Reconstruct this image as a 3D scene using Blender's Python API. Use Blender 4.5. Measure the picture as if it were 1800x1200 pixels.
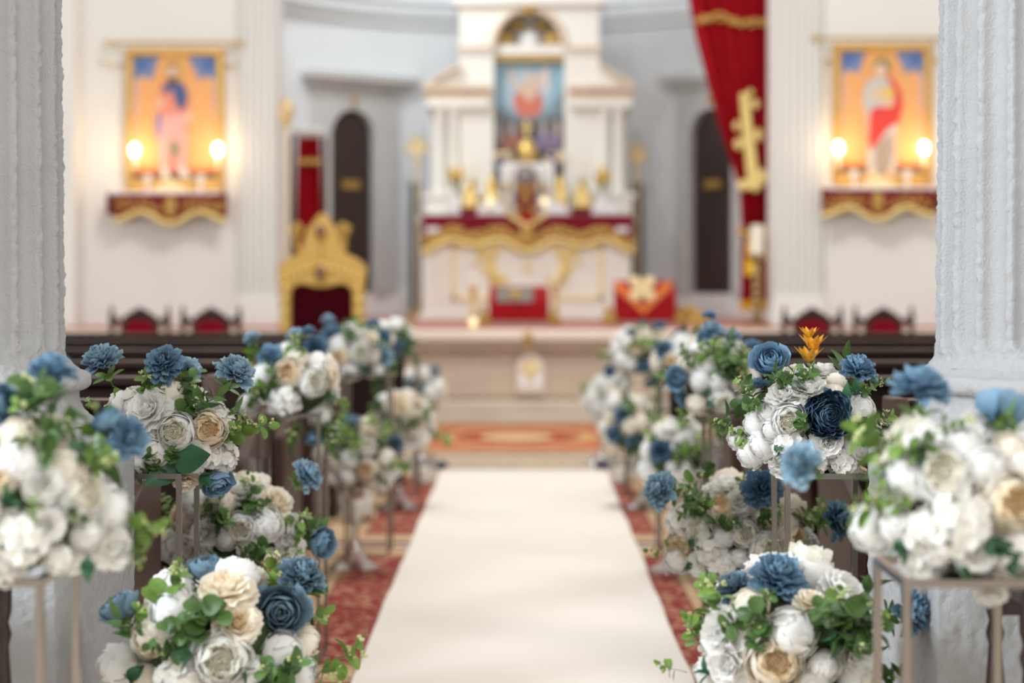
import bpy, bmesh, math, random
import numpy as np
from mathutils import Vector, Matrix, Euler

for o in list(bpy.data.objects):
    bpy.data.objects.remove(o)
scene = bpy.context.scene
C = scene.collection
R = math.radians
PI = math.pi

# ------------------------------------------------------------------ camera
F, CX, CY, H = 3500.0, 922.0, 478.0, 1.25          # focal length in px, vanishing point, eye height
cam_d = bpy.data.cameras.new('camera')
cam = bpy.data.objects.new('camera', cam_d)
C.objects.link(cam)
cam.location = (0, 0, H)
cam.rotation_euler = (R(90), 0, 0)
cam_d.sensor_width = 36.0
cam_d.lens = F * 36.0 / 1800.0
cam_d.shift_x = -(CX - 900.0) / 1800.0
cam_d.shift_y = -(600.0 - CY) / 1800.0
cam_d.clip_end = 200
cam_d.dof.use_dof = True
cam_d.dof.focus_distance = 4.3
cam_d.dof.aperture_fstop = 2.1
scene.camera = cam

# ------------------------------------------------------------------ light
world = bpy.data.worlds.new('world')
scene.world = world
world.use_nodes = True
wb = world.node_tree.nodes['Background']
wb.inputs['Color'].default_value = (1.0, 0.98, 0.95, 1)
wb.inputs['Strength'].default_value = 0.60


def area(name, loc, target, sx, sy, power, col):
    d = bpy.data.lights.new(name, 'AREA')
    d.shape = 'RECTANGLE'
    d.size, d.size_y, d.energy, d.color = sx, sy, power, col
    o = bpy.data.objects.new(name, d)
    C.objects.link(o)
    o.location = loc
    o.rotation_euler = (Vector(target) - Vector(loc)).to_track_quat('-Z', 'Y').to_euler()
    return o


area('window_light_left', (-5.0, 1.2, 3.6), (1.0, 4.2, 1.0), 1.4, 2.6, 430, (0.80, 0.90, 1.0))
area('window_light_right', (5.0, 3.5, 4.2), (-0.5, 6.0, 0.8), 1.4, 2.6, 120, (1.0, 0.96, 0.92))
area('added_front_fill_light', (0.3, -2.6, 4.4), (0.0, 5.0, 0.7), 2.6, 2.0, 170, (1.0, 0.985, 0.96))  # unseen fill added behind the camera to brighten the foreground flowers
area('nave_chandelier', (0.0, 10.5, 6.6), (0.0, 12.5, 0.0), 1.6, 1.6, 230, (1.0, 0.97, 0.93))
area('apse_window_light', (-1.9, 17.9, 5.4), (0.9, 20.6, 2.2), 0.8, 1.2, 70, (0.86, 0.94, 1.0))

vs = scene.view_settings
vs.view_transform = 'Standard'
vs.look = 'None'
vs.gamma = 1.0
vs.use_curve_mapping = False
vs.exposure = 0.2
scene.cycles.use_denoising = True
scene.cycles.max_bounces = 8
scene.cycles.transmission_bounces = 8
scene.cycles.transparent_max_bounces = 8
scene.cycles.sample_clamp_indirect = 6.0


def at(px, py, Y):
    """point at distance Y seen at photo pixel (px, py)"""
    return Vector(((px - CX) * Y / F, Y, H - (py - CY) * Y / F))


# ------------------------------------------------------------------ materials
MATS = {}


def mat(name, col, rough=0.6, metal=0.0, var=0.0, vscale=8.0, bump=0.0, bscale=40.0, emit=0.0,
        trans=0.0, stretch=None, spec=0.5, objvar=0.0, sheen=0.0, bdetail=4.0, coat=0.0, brough=0.5):
    m = bpy.data.materials.new(name)
    m.use_nodes = True
    nt = m.node_tree
    b = nt.nodes['Principled BSDF']
    b.inputs['Base Color'].default_value = (*col, 1)
    b.inputs['Roughness'].default_value = rough
    b.inputs['Metallic'].default_value = metal
    b.inputs['Specular IOR Level'].default_value = spec
    if coat:
        b.inputs['Coat Weight'].default_value = coat
        b.inputs['Coat Roughness'].default_value = 0.15
    if sheen:
        b.inputs['Sheen Weight'].default_value = sheen
    if trans:
        b.inputs['Transmission Weight'].default_value = trans
        b.inputs['IOR'].default_value = 1.45
    if emit:
        b.inputs['Emission Color'].default_value = (*col, 1)
        b.inputs['Emission Strength'].default_value = emit
    tc = nt.nodes.new('ShaderNodeTexCoord')
    src = tc.outputs['Object']
    if stretch:
        mp = nt.nodes.new('ShaderNodeMapping')
        mp.inputs['Scale'].default_value = stretch
        nt.links.new(src, mp.inputs['Vector'])
        src = mp.outputs['Vector']
    if var or objvar:
        n = nt.nodes.new('ShaderNodeTexNoise')
        n.inputs['Scale'].default_value = vscale
        n.inputs['Detail'].default_value = 4
        nt.links.new(src, n.inputs['Vector'])
        hsv = nt.nodes.new('ShaderNodeHueSaturation')
        hsv.inputs['Color'].default_value = (*col, 1)
        mr = nt.nodes.new('ShaderNodeMapRange')
        mr.inputs['From Min'].default_value = 0.25
        mr.inputs['From Max'].default_value = 0.75
        mr.inputs['To Min'].default_value = 1 - var
        mr.inputs['To Max'].default_value = 1 + var
        nt.links.new(n.outputs['Fac'], mr.inputs['Value'])
        val = mr.outputs['Result']
        if objvar:
            oi = nt.nodes.new('ShaderNodeObjectInfo')
            mr2 = nt.nodes.new('ShaderNodeMapRange')
            mr2.inputs['To Min'].default_value = 1 - objvar
            mr2.inputs['To Max'].default_value = 1 + objvar
            nt.links.new(oi.outputs['Random'], mr2.inputs['Value'])
            mu = nt.nodes.new('ShaderNodeMath')
            mu.operation = 'MULTIPLY'
            nt.links.new(val, mu.inputs[0])
            nt.links.new(mr2.outputs['Result'], mu.inputs[1])
            val = mu.outputs[0]
        nt.links.new(val, hsv.inputs['Value'])
        nt.links.new(hsv.outputs['Color'], b.inputs['Base Color'])
    if bump:
        n2 = nt.nodes.new('ShaderNodeTexNoise')
        n2.inputs['Scale'].default_value = bscale
        n2.inputs['Detail'].default_value = bdetail
        n2.inputs['Roughness'].default_value = brough
        nt.links.new(src, n2.inputs['Vector'])
        bp = nt.nodes.new('ShaderNodeBump')
        bp.inputs['Strength'].default_value = bump
        bp.inputs['Distance'].default_value = 0.01
        nt.links.new(n2.outputs['Fac'], bp.inputs['Height'])
        nt.links.new(bp.outputs['Normal'], b.inputs['Normal'])
    MATS[name] = m
    return m


def petal_mat(name, base, tip, rough=0.7, objvar=0.08, transl=0.22):
    """petal cloth dyed from a base colour at the foot to a tip colour at the rim (attribute 'tip')"""
    m = bpy.data.materials.new(name)
    m.use_nodes = True
    nt = m.node_tree
    b = nt.nodes['Principled BSDF']
    b.inputs['Roughness'].default_value = rough
    b.inputs['Specular IOR Level'].default_value = 0.25
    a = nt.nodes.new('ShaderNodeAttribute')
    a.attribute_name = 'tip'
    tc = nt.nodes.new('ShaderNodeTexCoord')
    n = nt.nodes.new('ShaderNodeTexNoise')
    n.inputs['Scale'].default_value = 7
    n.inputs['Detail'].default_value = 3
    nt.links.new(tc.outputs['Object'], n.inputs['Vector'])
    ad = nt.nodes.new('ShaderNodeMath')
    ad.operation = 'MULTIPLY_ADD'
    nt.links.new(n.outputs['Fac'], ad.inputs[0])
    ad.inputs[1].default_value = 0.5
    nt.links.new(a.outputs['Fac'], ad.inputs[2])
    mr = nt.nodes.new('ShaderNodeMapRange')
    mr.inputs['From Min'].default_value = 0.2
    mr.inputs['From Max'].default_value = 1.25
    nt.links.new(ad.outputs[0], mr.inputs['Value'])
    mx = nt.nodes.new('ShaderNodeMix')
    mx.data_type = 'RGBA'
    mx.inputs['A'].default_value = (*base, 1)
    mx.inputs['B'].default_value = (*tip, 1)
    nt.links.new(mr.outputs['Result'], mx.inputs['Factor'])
    hsv = nt.nodes.new('ShaderNodeHueSaturation')
    oi = nt.nodes.new('ShaderNodeObjectInfo')
    mr2 = nt.nodes.new('ShaderNodeMapRange')
    mr2.inputs['To Min'].default_value = 1 - objvar
    mr2.inputs['To Max'].default_value = 1 + objvar
    nt.links.new(oi.outputs['Random'], mr2.inputs['Value'])
    nt.links.new(mr2.outputs['Result'], hsv.inputs['Value'])
    nt.links.new(mx.outputs['Result'], hsv.inputs['Color'])
    nt.links.new(hsv.outputs['Color'], b.inputs['Base Color'])
    # fine crinkle of the cloth
    n2 = nt.nodes.new('ShaderNodeTexNoise')
    n2.inputs['Scale'].default_value = 26
    n2.inputs['Detail'].default_value = 3
    nt.links.new(tc.outputs['Object'], n2.inputs['Vector'])
    bp = nt.nodes.new('ShaderNodeBump')
    bp.inputs['Strength'].default_value = 0.25
    bp.inputs['Distance'].default_value = 0.02
    nt.links.new(n2.outputs['Fac'], bp.inputs['Height'])
    nt.links.new(bp.outputs['Normal'], b.inputs['Normal'])
    tr = nt.nodes.new('ShaderNodeBsdfTranslucent')
    nt.links.new(hsv.outputs['Color'], tr.inputs['Color'])
    ms = nt.nodes.new('ShaderNodeMixShader')
    ms.inputs['Fac'].default_value = transl
    nt.links.new(b.outputs['BSDF'], ms.inputs[1])
    nt.links.new(tr.outputs['BSDF'], ms.inputs[2])
    nt.links.new(ms.outputs['Shader'], nt.nodes['Material Output'].inputs['Surface'])
    MATS[name] = m
    return m


mat('stucco', (0.42, 0.42, 0.425), 0.9, var=0.05, vscale=5, bump=0.45, bscale=230, spec=0.1, bdetail=6)
mat('wall_white', (0.84, 0.82, 0.79), 0.85, var=0.02, vscale=1.5, bump=0.05, bscale=20, spec=0.2)
mat('apse_plaster', (0.78, 0.80, 0.81), 0.85, var=0.02, vscale=1.2, spec=0.2)
mat('grey_stone', (0.60, 0.59, 0.57), 0.8, var=0.08, vscale=3)
mat('cream_marble', (0.86, 0.82, 0.74), 0.5, var=0.03, vscale=2)
mat('tan_marble', (0.74, 0.58, 0.43), 0.45, var=0.08, vscale=4)
mat('dais_marble', (0.56, 0.45, 0.35), 0.35, var=0.10, vscale=2.5, stretch=(1, 1, 5))
mat('dais_top_marble', (0.78, 0.68, 0.58), 0.3, var=0.06, vscale=3)
mat('dais_base_marble', (0.60, 0.51, 0.40), 0.35, var=0.10, vscale=2.5, stretch=(1, 1, 5))
mat('floor_stone', (0.62, 0.54, 0.44), 0.4, var=0.06, vscale=1.5)
mat('pink_carpet', (0.50, 0.24, 0.19), 0.95, var=0.1, vscale=20)
mat('dark_door', (0.045, 0.026, 0.021), 0.7, var=0.15, vscale=6, stretch=(4, 4, 0.5))
mat('pew_wood', (0.020, 0.009, 0.007), 0.36, var=0.3, vscale=9, stretch=(0.5, 6, 6), spec=0.22)
mat('pew_end_wood', (0.070, 0.038, 0.029), 0.5, var=0.18, vscale=7, stretch=(6, 6, 0.5), spec=0.25)
mat('chair_wood', (0.038, 0.014, 0.010), 0.4, var=0.2, vscale=10, spec=0.25)
mat('black_wood', (0.022, 0.010, 0.008), 0.22, var=0.15, vscale=10, coat=0.15)
mat('gold', (0.78, 0.55, 0.17), 0.33, 0.75, var=0.12, vscale=18, bump=0.25, bscale=30)
mat('gold_paint', (0.52, 0.32, 0.075), 0.42, 0.35, var=0.18, vscale=26, bump=0.4, bscale=40)
mat('gold_frame', (0.62, 0.36, 0.09), 0.4, 0.4, var=0.12, vscale=16)
mat('gold_cloth', (0.86, 0.66, 0.24), 0.6, 0.1, var=0.1, vscale=30)
mat('yellow_tassel', (0.86, 0.52, 0.03), 0.8, var=0.08, vscale=30)
mat('pale_gold', (0.88, 0.72, 0.40), 0.5, 0.1, var=0.05, vscale=20)
mat('brass', (0.70, 0.50, 0.22), 0.3, 0.9)
mat('dark_brass', (0.36, 0.24, 0.11), 0.35, 0.8, var=0.2, vscale=30)
mat('stand_metal', (0.33, 0.29, 0.255), 0.24, 0.95, var=0.04, vscale=6)
mat('red_velvet', (0.36, 0.004, 0.012), 0.8, var=0.12, vscale=6, spec=0.15)
mat('red_satin', (0.36, 0.005, 0.012), 0.6, var=0.1, vscale=8, spec=0.2)
mat('chair_red', (0.19, 0.004, 0.012), 0.85, var=0.12, vscale=10, spec=0.1)
mat('maroon', (0.19, 0.010, 0.022), 0.8, var=0.12, vscale=12, spec=0.15)
mat('dark_velvet', (0.040, 0.0015, 0.005), 0.95, var=0.1, vscale=10, spec=0.05)
mat('grey_cloth', (0.30, 0.29, 0.27), 0.8, var=0.1, vscale=20)
mat('orange_cloth', (0.80, 0.22, 0.05), 0.7, var=0.08, vscale=20)
mat('white_cloth', (0.86, 0.85, 0.84), 0.8, var=0.02)
mat('runner_cloth', (0.83, 0.765, 0.69), 0.92, var=0.025, vscale=0.9, stretch=(0.3, 1.6, 1), spec=0.15, bump=0.06, bscale=60)
mat('candle_wax', (0.90, 0.84, 0.70), 0.5)
mat('bulb_glow', (1.0, 0.78, 0.48), 0.5, emit=13)
mat('lamp_and_reflection_glow', (1.0, 0.80, 0.50), 0.5, emit=0.8)
mat('glass', (0.97, 0.99, 1.0), 0.02, trans=1.0)
mat('brown_relic', (0.20, 0.085, 0.05), 0.5, var=0.2, vscale=20)
mat('dark_blue', (0.03, 0.035, 0.09), 0.7)
mat('violet', (0.12, 0.09, 0.42), 0.7)
mat('dark_slate', (0.10, 0.11, 0.14), 0.7)  # plain dark blue-grey of the narrow panels beside the altar
# thin clear glass: mostly lets light straight through, with a mirror sheen at grazing angles
gm = MATS['glass'].node_tree
g_b = gm.nodes['Principled BSDF']
g_t = gm.nodes.new('ShaderNodeBsdfTransparent')
g_t.inputs['Color'].default_value = (0.97, 0.98, 0.985, 1)
g_f = gm.nodes.new('ShaderNodeLayerWeight')
g_f.inputs['Blend'].default_value = 0.35
g_r = gm.nodes.new('ShaderNodeMapRange')
g_r.inputs['To Min'].default_value = 0.10
g_r.inputs['To Max'].default_value = 0.75
gm.links.new(g_f.outputs['Facing'], g_r.inputs['Value'])
g_g = gm.nodes.new('ShaderNodeBsdfGlossy')
g_g.inputs['Roughness'].default_value = 0.05
g_m = gm.nodes.new('ShaderNodeMixShader')
gm.links.new(g_r.outputs['Result'], g_m.inputs['Fac'])
gm.links.new(g_t.outputs['BSDF'], g_m.inputs[1])
gm.links.new(g_g.outputs['BSDF'], g_m.inputs[2])
gm.links.new(g_m.outputs['Shader'], gm.nodes['Material Output'].inputs['Surface'])
gm.nodes.remove(g_b)
# petals and leaves
petal_mat('white_petal', (0.92, 0.89, 0.80), (0.96, 0.955, 0.94), objvar=0.03, transl=0.3)
petal_mat('cream_petal', (0.95, 0.82, 0.60), (0.96, 0.91, 0.81), objvar=0.03, transl=0.3)
petal_mat('peach_petal', (0.98, 0.73, 0.42), (0.98, 0.86, 0.66), objvar=0.03, transl=0.45)
petal_mat('stamen_heart', (0.93, 0.88, 0.70), (0.96, 0.94, 0.86), objvar=0.03, transl=0.45)
petal_mat('blue_petal', (0.035, 0.085, 0.17), (0.24, 0.40, 0.54), objvar=0.12, transl=0.15)  # blue dye, with the tips lightened further as skylight highlights
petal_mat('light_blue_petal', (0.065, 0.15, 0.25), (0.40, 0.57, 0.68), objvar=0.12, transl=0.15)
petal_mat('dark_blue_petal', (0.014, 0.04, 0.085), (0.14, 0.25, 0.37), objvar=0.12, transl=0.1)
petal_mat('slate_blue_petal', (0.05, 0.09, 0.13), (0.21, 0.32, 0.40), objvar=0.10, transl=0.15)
mat('leaf_green', (0.072, 0.145, 0.036), 0.45, var=0.15, vscale=20, objvar=0.28, spec=0.4)
mat('leaf_bright', (0.125, 0.225, 0.036), 0.5, var=0.15, vscale=20, objvar=0.2, spec=0.4)
mat('leaf_dark', (0.035, 0.12, 0.055), 0.5, var=0.2, vscale=12, objvar=0.15, spec=0.4)
mat('moss', (0.035, 0.06, 0.015), 0.95, var=0.4, vscale=40, bump=0.8, bscale=60)
mat('lime_bud', (0.50, 0.55, 0.24), 0.6, objvar=0.1, var=0.05)
mat('stem_green', (0.08, 0.13, 0.05), 0.6)
mat('orange_petal', (0.78, 0.36, 0.02), 0.6, var=0.2, vscale=40)
mat('rust_fern', (0.30, 0.14, 0.05), 0.7, var=0.2, vscale=30)

# ------------------------------------------------------------------ mesh builder
ORG = {}


def kids(o, **kw):
    for k, v in kw.items():
        if v is not None:
            o[k] = v
    return o


def thing(name, label, cat, loc=(0, 0, 0), group=None, kind=None):
    o = bpy.data.objects.new(name, None)
    o.empty_display_size = 0.05
    C.objects.link(o)
    o.location = loc
    ORG[o] = Vector(loc)
    return kids(o, label=label, category=cat, group=group, kind=kind)


class MB:
    def __init__(s):
        s.v, s.f, s.m = [], [], []
        s.mi = 0

    def add(s, vs_, fs_):
        n = len(s.v)
        s.v += [Vector(p) for p in vs_]
        s.f += [tuple(i + n for i in f) for f in fs_]
        s.m += [s.mi] * len(fs_)
        return s

    def box(s, x0, x1, y0, y1, z0, z1):
        return s.add([(x0, y0, z0), (x1, y0, z0), (x1, y1, z0), (x0, y1, z0), (x0, y0, z1), (x1, y0, z1), (x1, y1, z1), (x0, y1, z1)],
                     [(0, 3, 2, 1), (4, 5, 6, 7), (0, 1, 5, 4), (1, 2, 6, 5), (2, 3, 7, 6), (3, 0, 4, 7)])

    def cbox(s, c, sx, sy, sz):
        return s.box(c[0] - sx / 2, c[0] + sx / 2, c[1] - sy / 2, c[1] + sy / 2, c[2] - sz / 2, c[2] + sz / 2)

    def tube(s, pts, r, n=8, cap=True):
        pts = [Vector(p) for p in pts]
        rs = r if isinstance(r, (list, tuple)) else [r] * len(pts)
        vs_, fs_ = [], []
        up = None
        for i, p in enumerate(pts):
            d = (pts[min(i + 1, len(pts) - 1)] - pts[max(i - 1, 0)])
            d = d.normalized() if d.length > 1e-9 else Vector((0, 0, 1))
            if up is None:
                up = Vector((1, 0, 0)) if abs(d.x) < 0.8 else Vector((0, 1, 0))
            a = d.cross(up).normalized()
            b = a.cross(d).normalized()
            up = b
            for k in range(n):
                t = 2 * PI * k / n
                vs_.append(p + (a * math.cos(t) + b * math.sin(t)) * rs[i])
        for i in range(len(pts) - 1):
            for k in range(n):
                q = (k + 1) % n
                fs_.append((i * n + k, i * n + q, (i + 1) * n + q, (i + 1) * n + k))
        if cap:
            fs_.append(tuple(range(n - 1, -1, -1)))
            fs_.append(tuple((len(pts) - 1) * n + k for k in range(n)))
        return s.add(vs_, fs_)

    def lathe(s, prof, c=(0, 0, 0), n=24, cap=True):
        vs_, fs_ = [], []
        for (r, z) in prof:
            for k in range(n):
                t = 2 * PI * k / n
                vs_.append((c[0] + r * math.cos(t), c[1] + r * math.sin(t), c[2] + z))
        m = len(prof)
        for i in range(m - 1):
            for k in range(n):
                q = (k + 1) % n
                fs_.append((i * n + k, i * n + q, (i + 1) * n + q, (i + 1) * n + k))
        if cap:
            fs_.append(tuple(range(n - 1, -1, -1)))
            fs_.append(tuple((m - 1) * n + k for k in range(n)))
        return s.add(vs_, fs_)

    def prism(s, pts, y0, y1):
        """polygon in the x-z plane pulled from y0 to y1"""
        n = len(pts)
        vs_ = [(p[0], y0, p[1]) for p in pts] + [(p[0], y1, p[1]) for p in pts]
        fs_ = [tuple(range(n)), tuple(range(2 * n - 1, n - 1, -1))]
        for i in range(n):
            j = (i + 1) % n
            fs_.append((i, i + n, j + n, j))
        return s.add(vs_, fs_)

    def ball(s, c, rx, ry=None, rz=None, n=12, m=8):
        ry = rx if ry is None else ry
        rz = rx if rz is None else rz
        vs_ = [(c[0], c[1], c[2] - rz)]
        for i in range(1, m):
            t = PI * i / m
            for k in range(n):
                a = 2 * PI * k / n
                vs_.append((c[0] + rx * math.sin(t) * math.cos(a), c[1] + ry * math.sin(t) * math.sin(a), c[2] - rz * math.cos(t)))
        vs_.append((c[0], c[1], c[2] + rz))
        fs_ = []
        for k in range(n):
            fs_.append((0, 1 + (k + 1) % n, 1 + k))
            fs_.append((len(vs_) - 1, 1 + (m - 2) * n + k, 1 + (m - 2) * n + (k + 1) % n))
        for i in range(m - 2):
            for k in range(n):
                q = (k + 1) % n
                fs_.append((1 + i * n + k, 1 + i * n + q, 1 + (i + 1) * n + q, 1 + (i + 1) * n + k))
        return s.add(vs_, fs_)

    def mesh(s, name, mats, org=Vector((0, 0, 0)), smooth=True, fix=True):
        me = bpy.data.meshes.new(name)
        me.from_pydata([v - org for v in s.v], [], s.f)
        for m_ in (mats if isinstance(mats, (list, tuple)) else [mats]):
            me.materials.append(MATS[m_])
        if any(s.m):
            me.polygons.foreach_set('material_index', s.m)
        if fix:
            bm = bmesh.new()
            bm.from_mesh(me)
            bmesh.ops.recalc_face_normals(bm, faces=bm.faces)
            bm.to_mesh(me)
            bm.free()
        if smooth:
            me.shade_smooth()
            me.set_sharp_from_angle(angle=R(38))
        me.update()
        return me

    def build(s, name, mats, parent=None, smooth=True, bevel=0.0, label=None):
        org = ORG.get(parent, Vector((0, 0, 0)))
        o = bpy.data.objects.new(name, s.mesh(name, mats, org, smooth))
        C.objects.link(o)
        o.parent = parent
        ORG[o] = org
        if bevel:
            b = o.modifiers.new('bevel', 'BEVEL')
            b.width, b.segments, b.limit_method = bevel, 2, 'ANGLE'
        if label:
            o['label'] = label
        return o


def solo(mb, name, mats, label, cat, org, group=None, kind=None, **kw):
    """a thing that is one mesh, with its origin at org"""
    e = Vector(org)
    o = bpy.data.objects.new(name, mb.mesh(name, mats, e, kw.get('smooth', True)))
    C.objects.link(o)
    o.location = e
    ORG[o] = e
    if kw.get('bevel'):
        b = o.modifiers.new('bevel', 'BEVEL')
        b.width, b.segments, b.limit_method = kw['bevel'], 2, 'ANGLE'
    return kids(o, label=label, category=cat, group=group, kind=kind)


def struct(mb, name, mats, label=None, parent=None, **kw):
    o = mb.build(name, mats, parent, kw.get('smooth', False), kw.get('bevel', 0))
    if parent is None:
        o['kind'] = 'structure'
        if label:
            o['label'] = label
    return o


def copy_tree(o, parent=None):
    c = o.copy()
    C.objects.link(c)
    c.parent = parent
    for ch in list(o.children):
        copy_tree(ch, c)
    return c


# ------------------------------------------------------------------ setting
WY = 17.1                      # front wall
DZ = 0.79                      # dais height
S = F / WY


def wx(px, Y=WY):
    return (px - CX) * Y / F


def wz(py, Y=WY):
    return H - (py - CY) * Y / F


struct(MB().box(-5.6, 5.6, -3, 24, -0.1, 0.0), 'floor', 'floor_stone', 'pale stone church floor')
OPL, OPR = wx(489), wx(1358)
w = MB()
w.box(-5.6, OPL, WY, WY + 0.35, 0, 6.5).box(OPR, 5.6, WY, WY + 0.35, 0, 6.5).box(OPL, OPR, WY, WY + 0.35, 5.2, 6.5)
wf = struct(w, 'wall_front', 'wall_white', 'white front wall with the wide opening to the apse')
struct(MB().box(-5.6, -5.4, -3, WY, 0, 6.5), 'wall_left', 'wall_white', 'white side wall of the nave, left')
struct(MB().box(5.4, 5.6, -3, WY, 0, 6.5), 'wall_right', 'wall_white', 'white side wall of the nave, right')


def pilaster(x0, x1, name, flutes, depth=0.12):
    p = MB().box(x0, x1, WY - depth * 0.6, WY, DZ, 6.4)
    wdt = (x1 - x0) / flutes
    for i in range(flutes + 1):
        cx = x0 + i * wdt
        p.box(max(x0, cx - wdt * 0.2), min(x1, cx + wdt * 0.2), WY - depth, WY - depth * 0.6 + 0.001, DZ + 0.26, 6.4)
    o = struct(p, name, 'wall_white', 'white fluted pilaster on the front wall')
    b = MB().box(x0 - 0.05, x1 + 0.05, WY - depth - 0.07, WY, DZ, DZ + 0.12)
    b.box(x0 - 0.035, x1 + 0.035, WY - depth - 0.05, WY, DZ + 0.12, DZ + 0.2)
    b.box(x0 - 0.02, x1 + 0.02, WY - depth - 0.03, WY, DZ + 0.2, DZ + 0.26)
    struct(b, 'pilaster_base', 'wall_white', parent=o, bevel=0.01)
    return o


pilaster(wx(424), wx(488), 'trim_1', 5)
pilaster(wx(1360), wx(1440), 'trim_2', 6)
p = MB().box(-5.4, wx(147), WY - 0.35, WY, 0, 6.4)
struct(p, 'trim_3', 'wall_white', 'plain white corner pier at the left end of the front wall')
p = MB().box(wx(1700), 5.4, WY - 0.35, WY, 0, 6.4)
struct(p, 'trim_4', 'wall_white', 'plain white corner pier at the right end of the front wall')

# apse: straight sides then a half round
AR, AC = 2.7, 18.8


def apse_pt(t, r=AR):           # t: -1.35 .. 1.35 ; straight before +-1
    if abs(t) > 1:
        return Vector((math.copysign(r, t), AC - (abs(t) - 1) * 4.0, 0))
    a = PI / 2 * t
    return Vector((r * math.sin(a), AC + r * math.cos(a), 0))


def apse_band(t0, t1, z0, z1, r0, r1, n=48):
    mb = MB()
    vs_, fs_ = [], []
    for i in range(n + 1):
        t = t0 + (t1 - t0) * i / n
        a, b = apse_pt(t, r0), apse_pt(t, r1)
        vs_ += [(a.x, a.y, z0), (a.x, a.y, z1), (b.x, b.y, z1), (b.x, b.y, z0)]
    for i in range(n):
        for k in range(4):
            q = (k + 1) % 4
            fs_.append((i * 4 + k, i * 4 + q, i * 4 + 4 + q, i * 4 + 4 + k))
    fs_ += [(0, 1, 2, 3), (n * 4 + 3, n * 4 + 2, n * 4 + 1, n * 4)]
    return mb.add(vs_, fs_)


aps = struct(apse_band(-1.34, 1.34, 0, 6.5, AR, AR + 0.3), 'wall_apse', 'apse_plaster', 'curved pale grey apse wall behind the altar', smooth=True)
cn = apse_band(-1.34, 1.34, 3.86, 3.96, AR - 0.07, AR)
struct(cn, 'cornice', 'apse_plaster', parent=aps, smooth=True)
struct(apse_band(-1.34, 1.34, 3.96, 4.08, AR - 0.16, AR), 'cornice', 'apse_plaster', parent=aps, smooth=True)
struct(apse_band(-1.34, 1.34, 4.08, 4.13, AR - 0.22, AR), 'cornice', 'apse_plaster', parent=aps, smooth=True)
struct(apse_band(-1.34, 1.34, DZ, 1.03, AR - 0.05, AR), 'plinth', 'wall_white', parent=aps, smooth=True)


def apse_door(px0, px1, name, label):
    """arched dark door with a flat stone surround let into the curved wall; px0..px1 = door leaf"""
    Y = 20.77
    x0, x1 = wx(px0, Y), wx(px1, Y)
    xc = (x0 + x1) / 2
    yc = AC + math.sqrt(AR * AR - xc * xc)
    ang = math.atan2(-(xc), (yc - AC))           # normal points to centre
    th = math.atan2(xc, yc - AC)
    half = abs(x1 - x0) / 2 / math.cos(th) * 0.96
    z0, ztop = 1.03, wz(196, Y)
    spring = ztop - half

    def place(mb):
        c_, s_ = math.cos(-th), math.sin(-th)
        cx_, cy_ = AR * math.sin(th), AC + AR * math.cos(th)
        for v in mb.v:
            x, y = v.x, v.y
            v.x, v.y = cx_ + x * c_ - y * s_, cy_ + x * s_ + y * c_
        return mb
    arch = [(-half, z0), (half, z0)] + [(half * math.cos(PI * k / 12), spring + half * math.sin(PI * k / 12)) for k in range(13)]
    d = place(MB().prism(arch, -0.045, 0.3))
    o = struct(d, name, 'dark_door', label)
    for k in range(-2, 3):
        x = k * half * 0.36
        hh = spring + math.sqrt(max(0.0, half * half - (abs(x) + half * 0.16) ** 2)) - 0.01
        struct(place(MB().box(x - half * 0.165, x + half * 0.165, -0.065, -0.046, z0 + 0.02, hh)), 'plank', 'dark_door', parent=o)
    H2 = half + 0.20
    HO = half + 0.33 if px0 < 900 else half + 0.28
    fr = [(-HO + 0.07, z0), (-half - 0.015, z0), (-half - 0.015, spring)] + \
         [((half + 0.015) * math.cos(PI - PI * k / 12), spring + (half + 0.015) * math.sin(PI - PI * k / 12)) for k in range(13)] + \
         [(half + 0.015, z0), (HO, z0), (HO, ztop + 0.24), (-HO + 0.07, ztop + 0.24)]
    struct(place(MB().prism(fr, -0.12, 0.1)), 'door_surround', 'grey_stone', parent=o)
    co = MB().box(-HO, HO + 0.1, -0.2, 0.1, ztop + 0.24, ztop + 0.31).box(-HO - 0.06, HO + 0.18, -0.28, 0.1, ztop + 0.31, ztop + 0.38)
    struct(place(co), 'cornice', 'grey_stone', parent=o)
    struct(place(MB().box(-0.11, 0.11, -0.085, -0.05, wz(332, Y), wz(318, Y))), 'plaque', 'gold_paint', parent=o)
    struct(place(MB().ball((0, -0.13, ztop + 0.1), 0.035, 0.02, 0.05)), 'keystone', 'gold_paint', parent=o, smooth=True)
    return o


apse_door(574, 645, 'door_1', 'dark arched door in the apse left of the altar')
apse_door(1226, 1292, 'door_2', 'dark arched door in the apse beside the long red curtain')

# dais
d = MB().box(-5.4, 5.4, 16.75, 22, 0.0, DZ - 0.12)
dais = struct(d, 'dais', 'dais_marble', 'raised marble platform across the front of the church')
struct(MB().box(-5.4, 5.4, 16.62, 16.78, DZ - 0.2, DZ - 0.11), 'moulding', 'dais_marble', parent=dais, bevel=0.03)
struct(MB().box(-5.4, 5.4, 16.5, 22, DZ - 0.11, DZ - 0.02), 'top_slab', 'dais_top_marble', parent=dais, bevel=0.015)
struct(MB().box(-5.4, 5.4, 16.64, 22, DZ - 0.02, DZ), 'carpet', 'pink_carpet', parent=dais)
struct(MB().box(-5.4, 5.4, 16.66, 16.76, 0.06, 0.17), 'base_moulding', 'dais_base_marble', parent=dais, bevel=0.02)
struct(MB().box(-5.4, 5.4, 16.5, 16.8, 0.0, 0.07), 'step', 'dais_base_marble', parent=dais, bevel=0.01)
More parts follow.
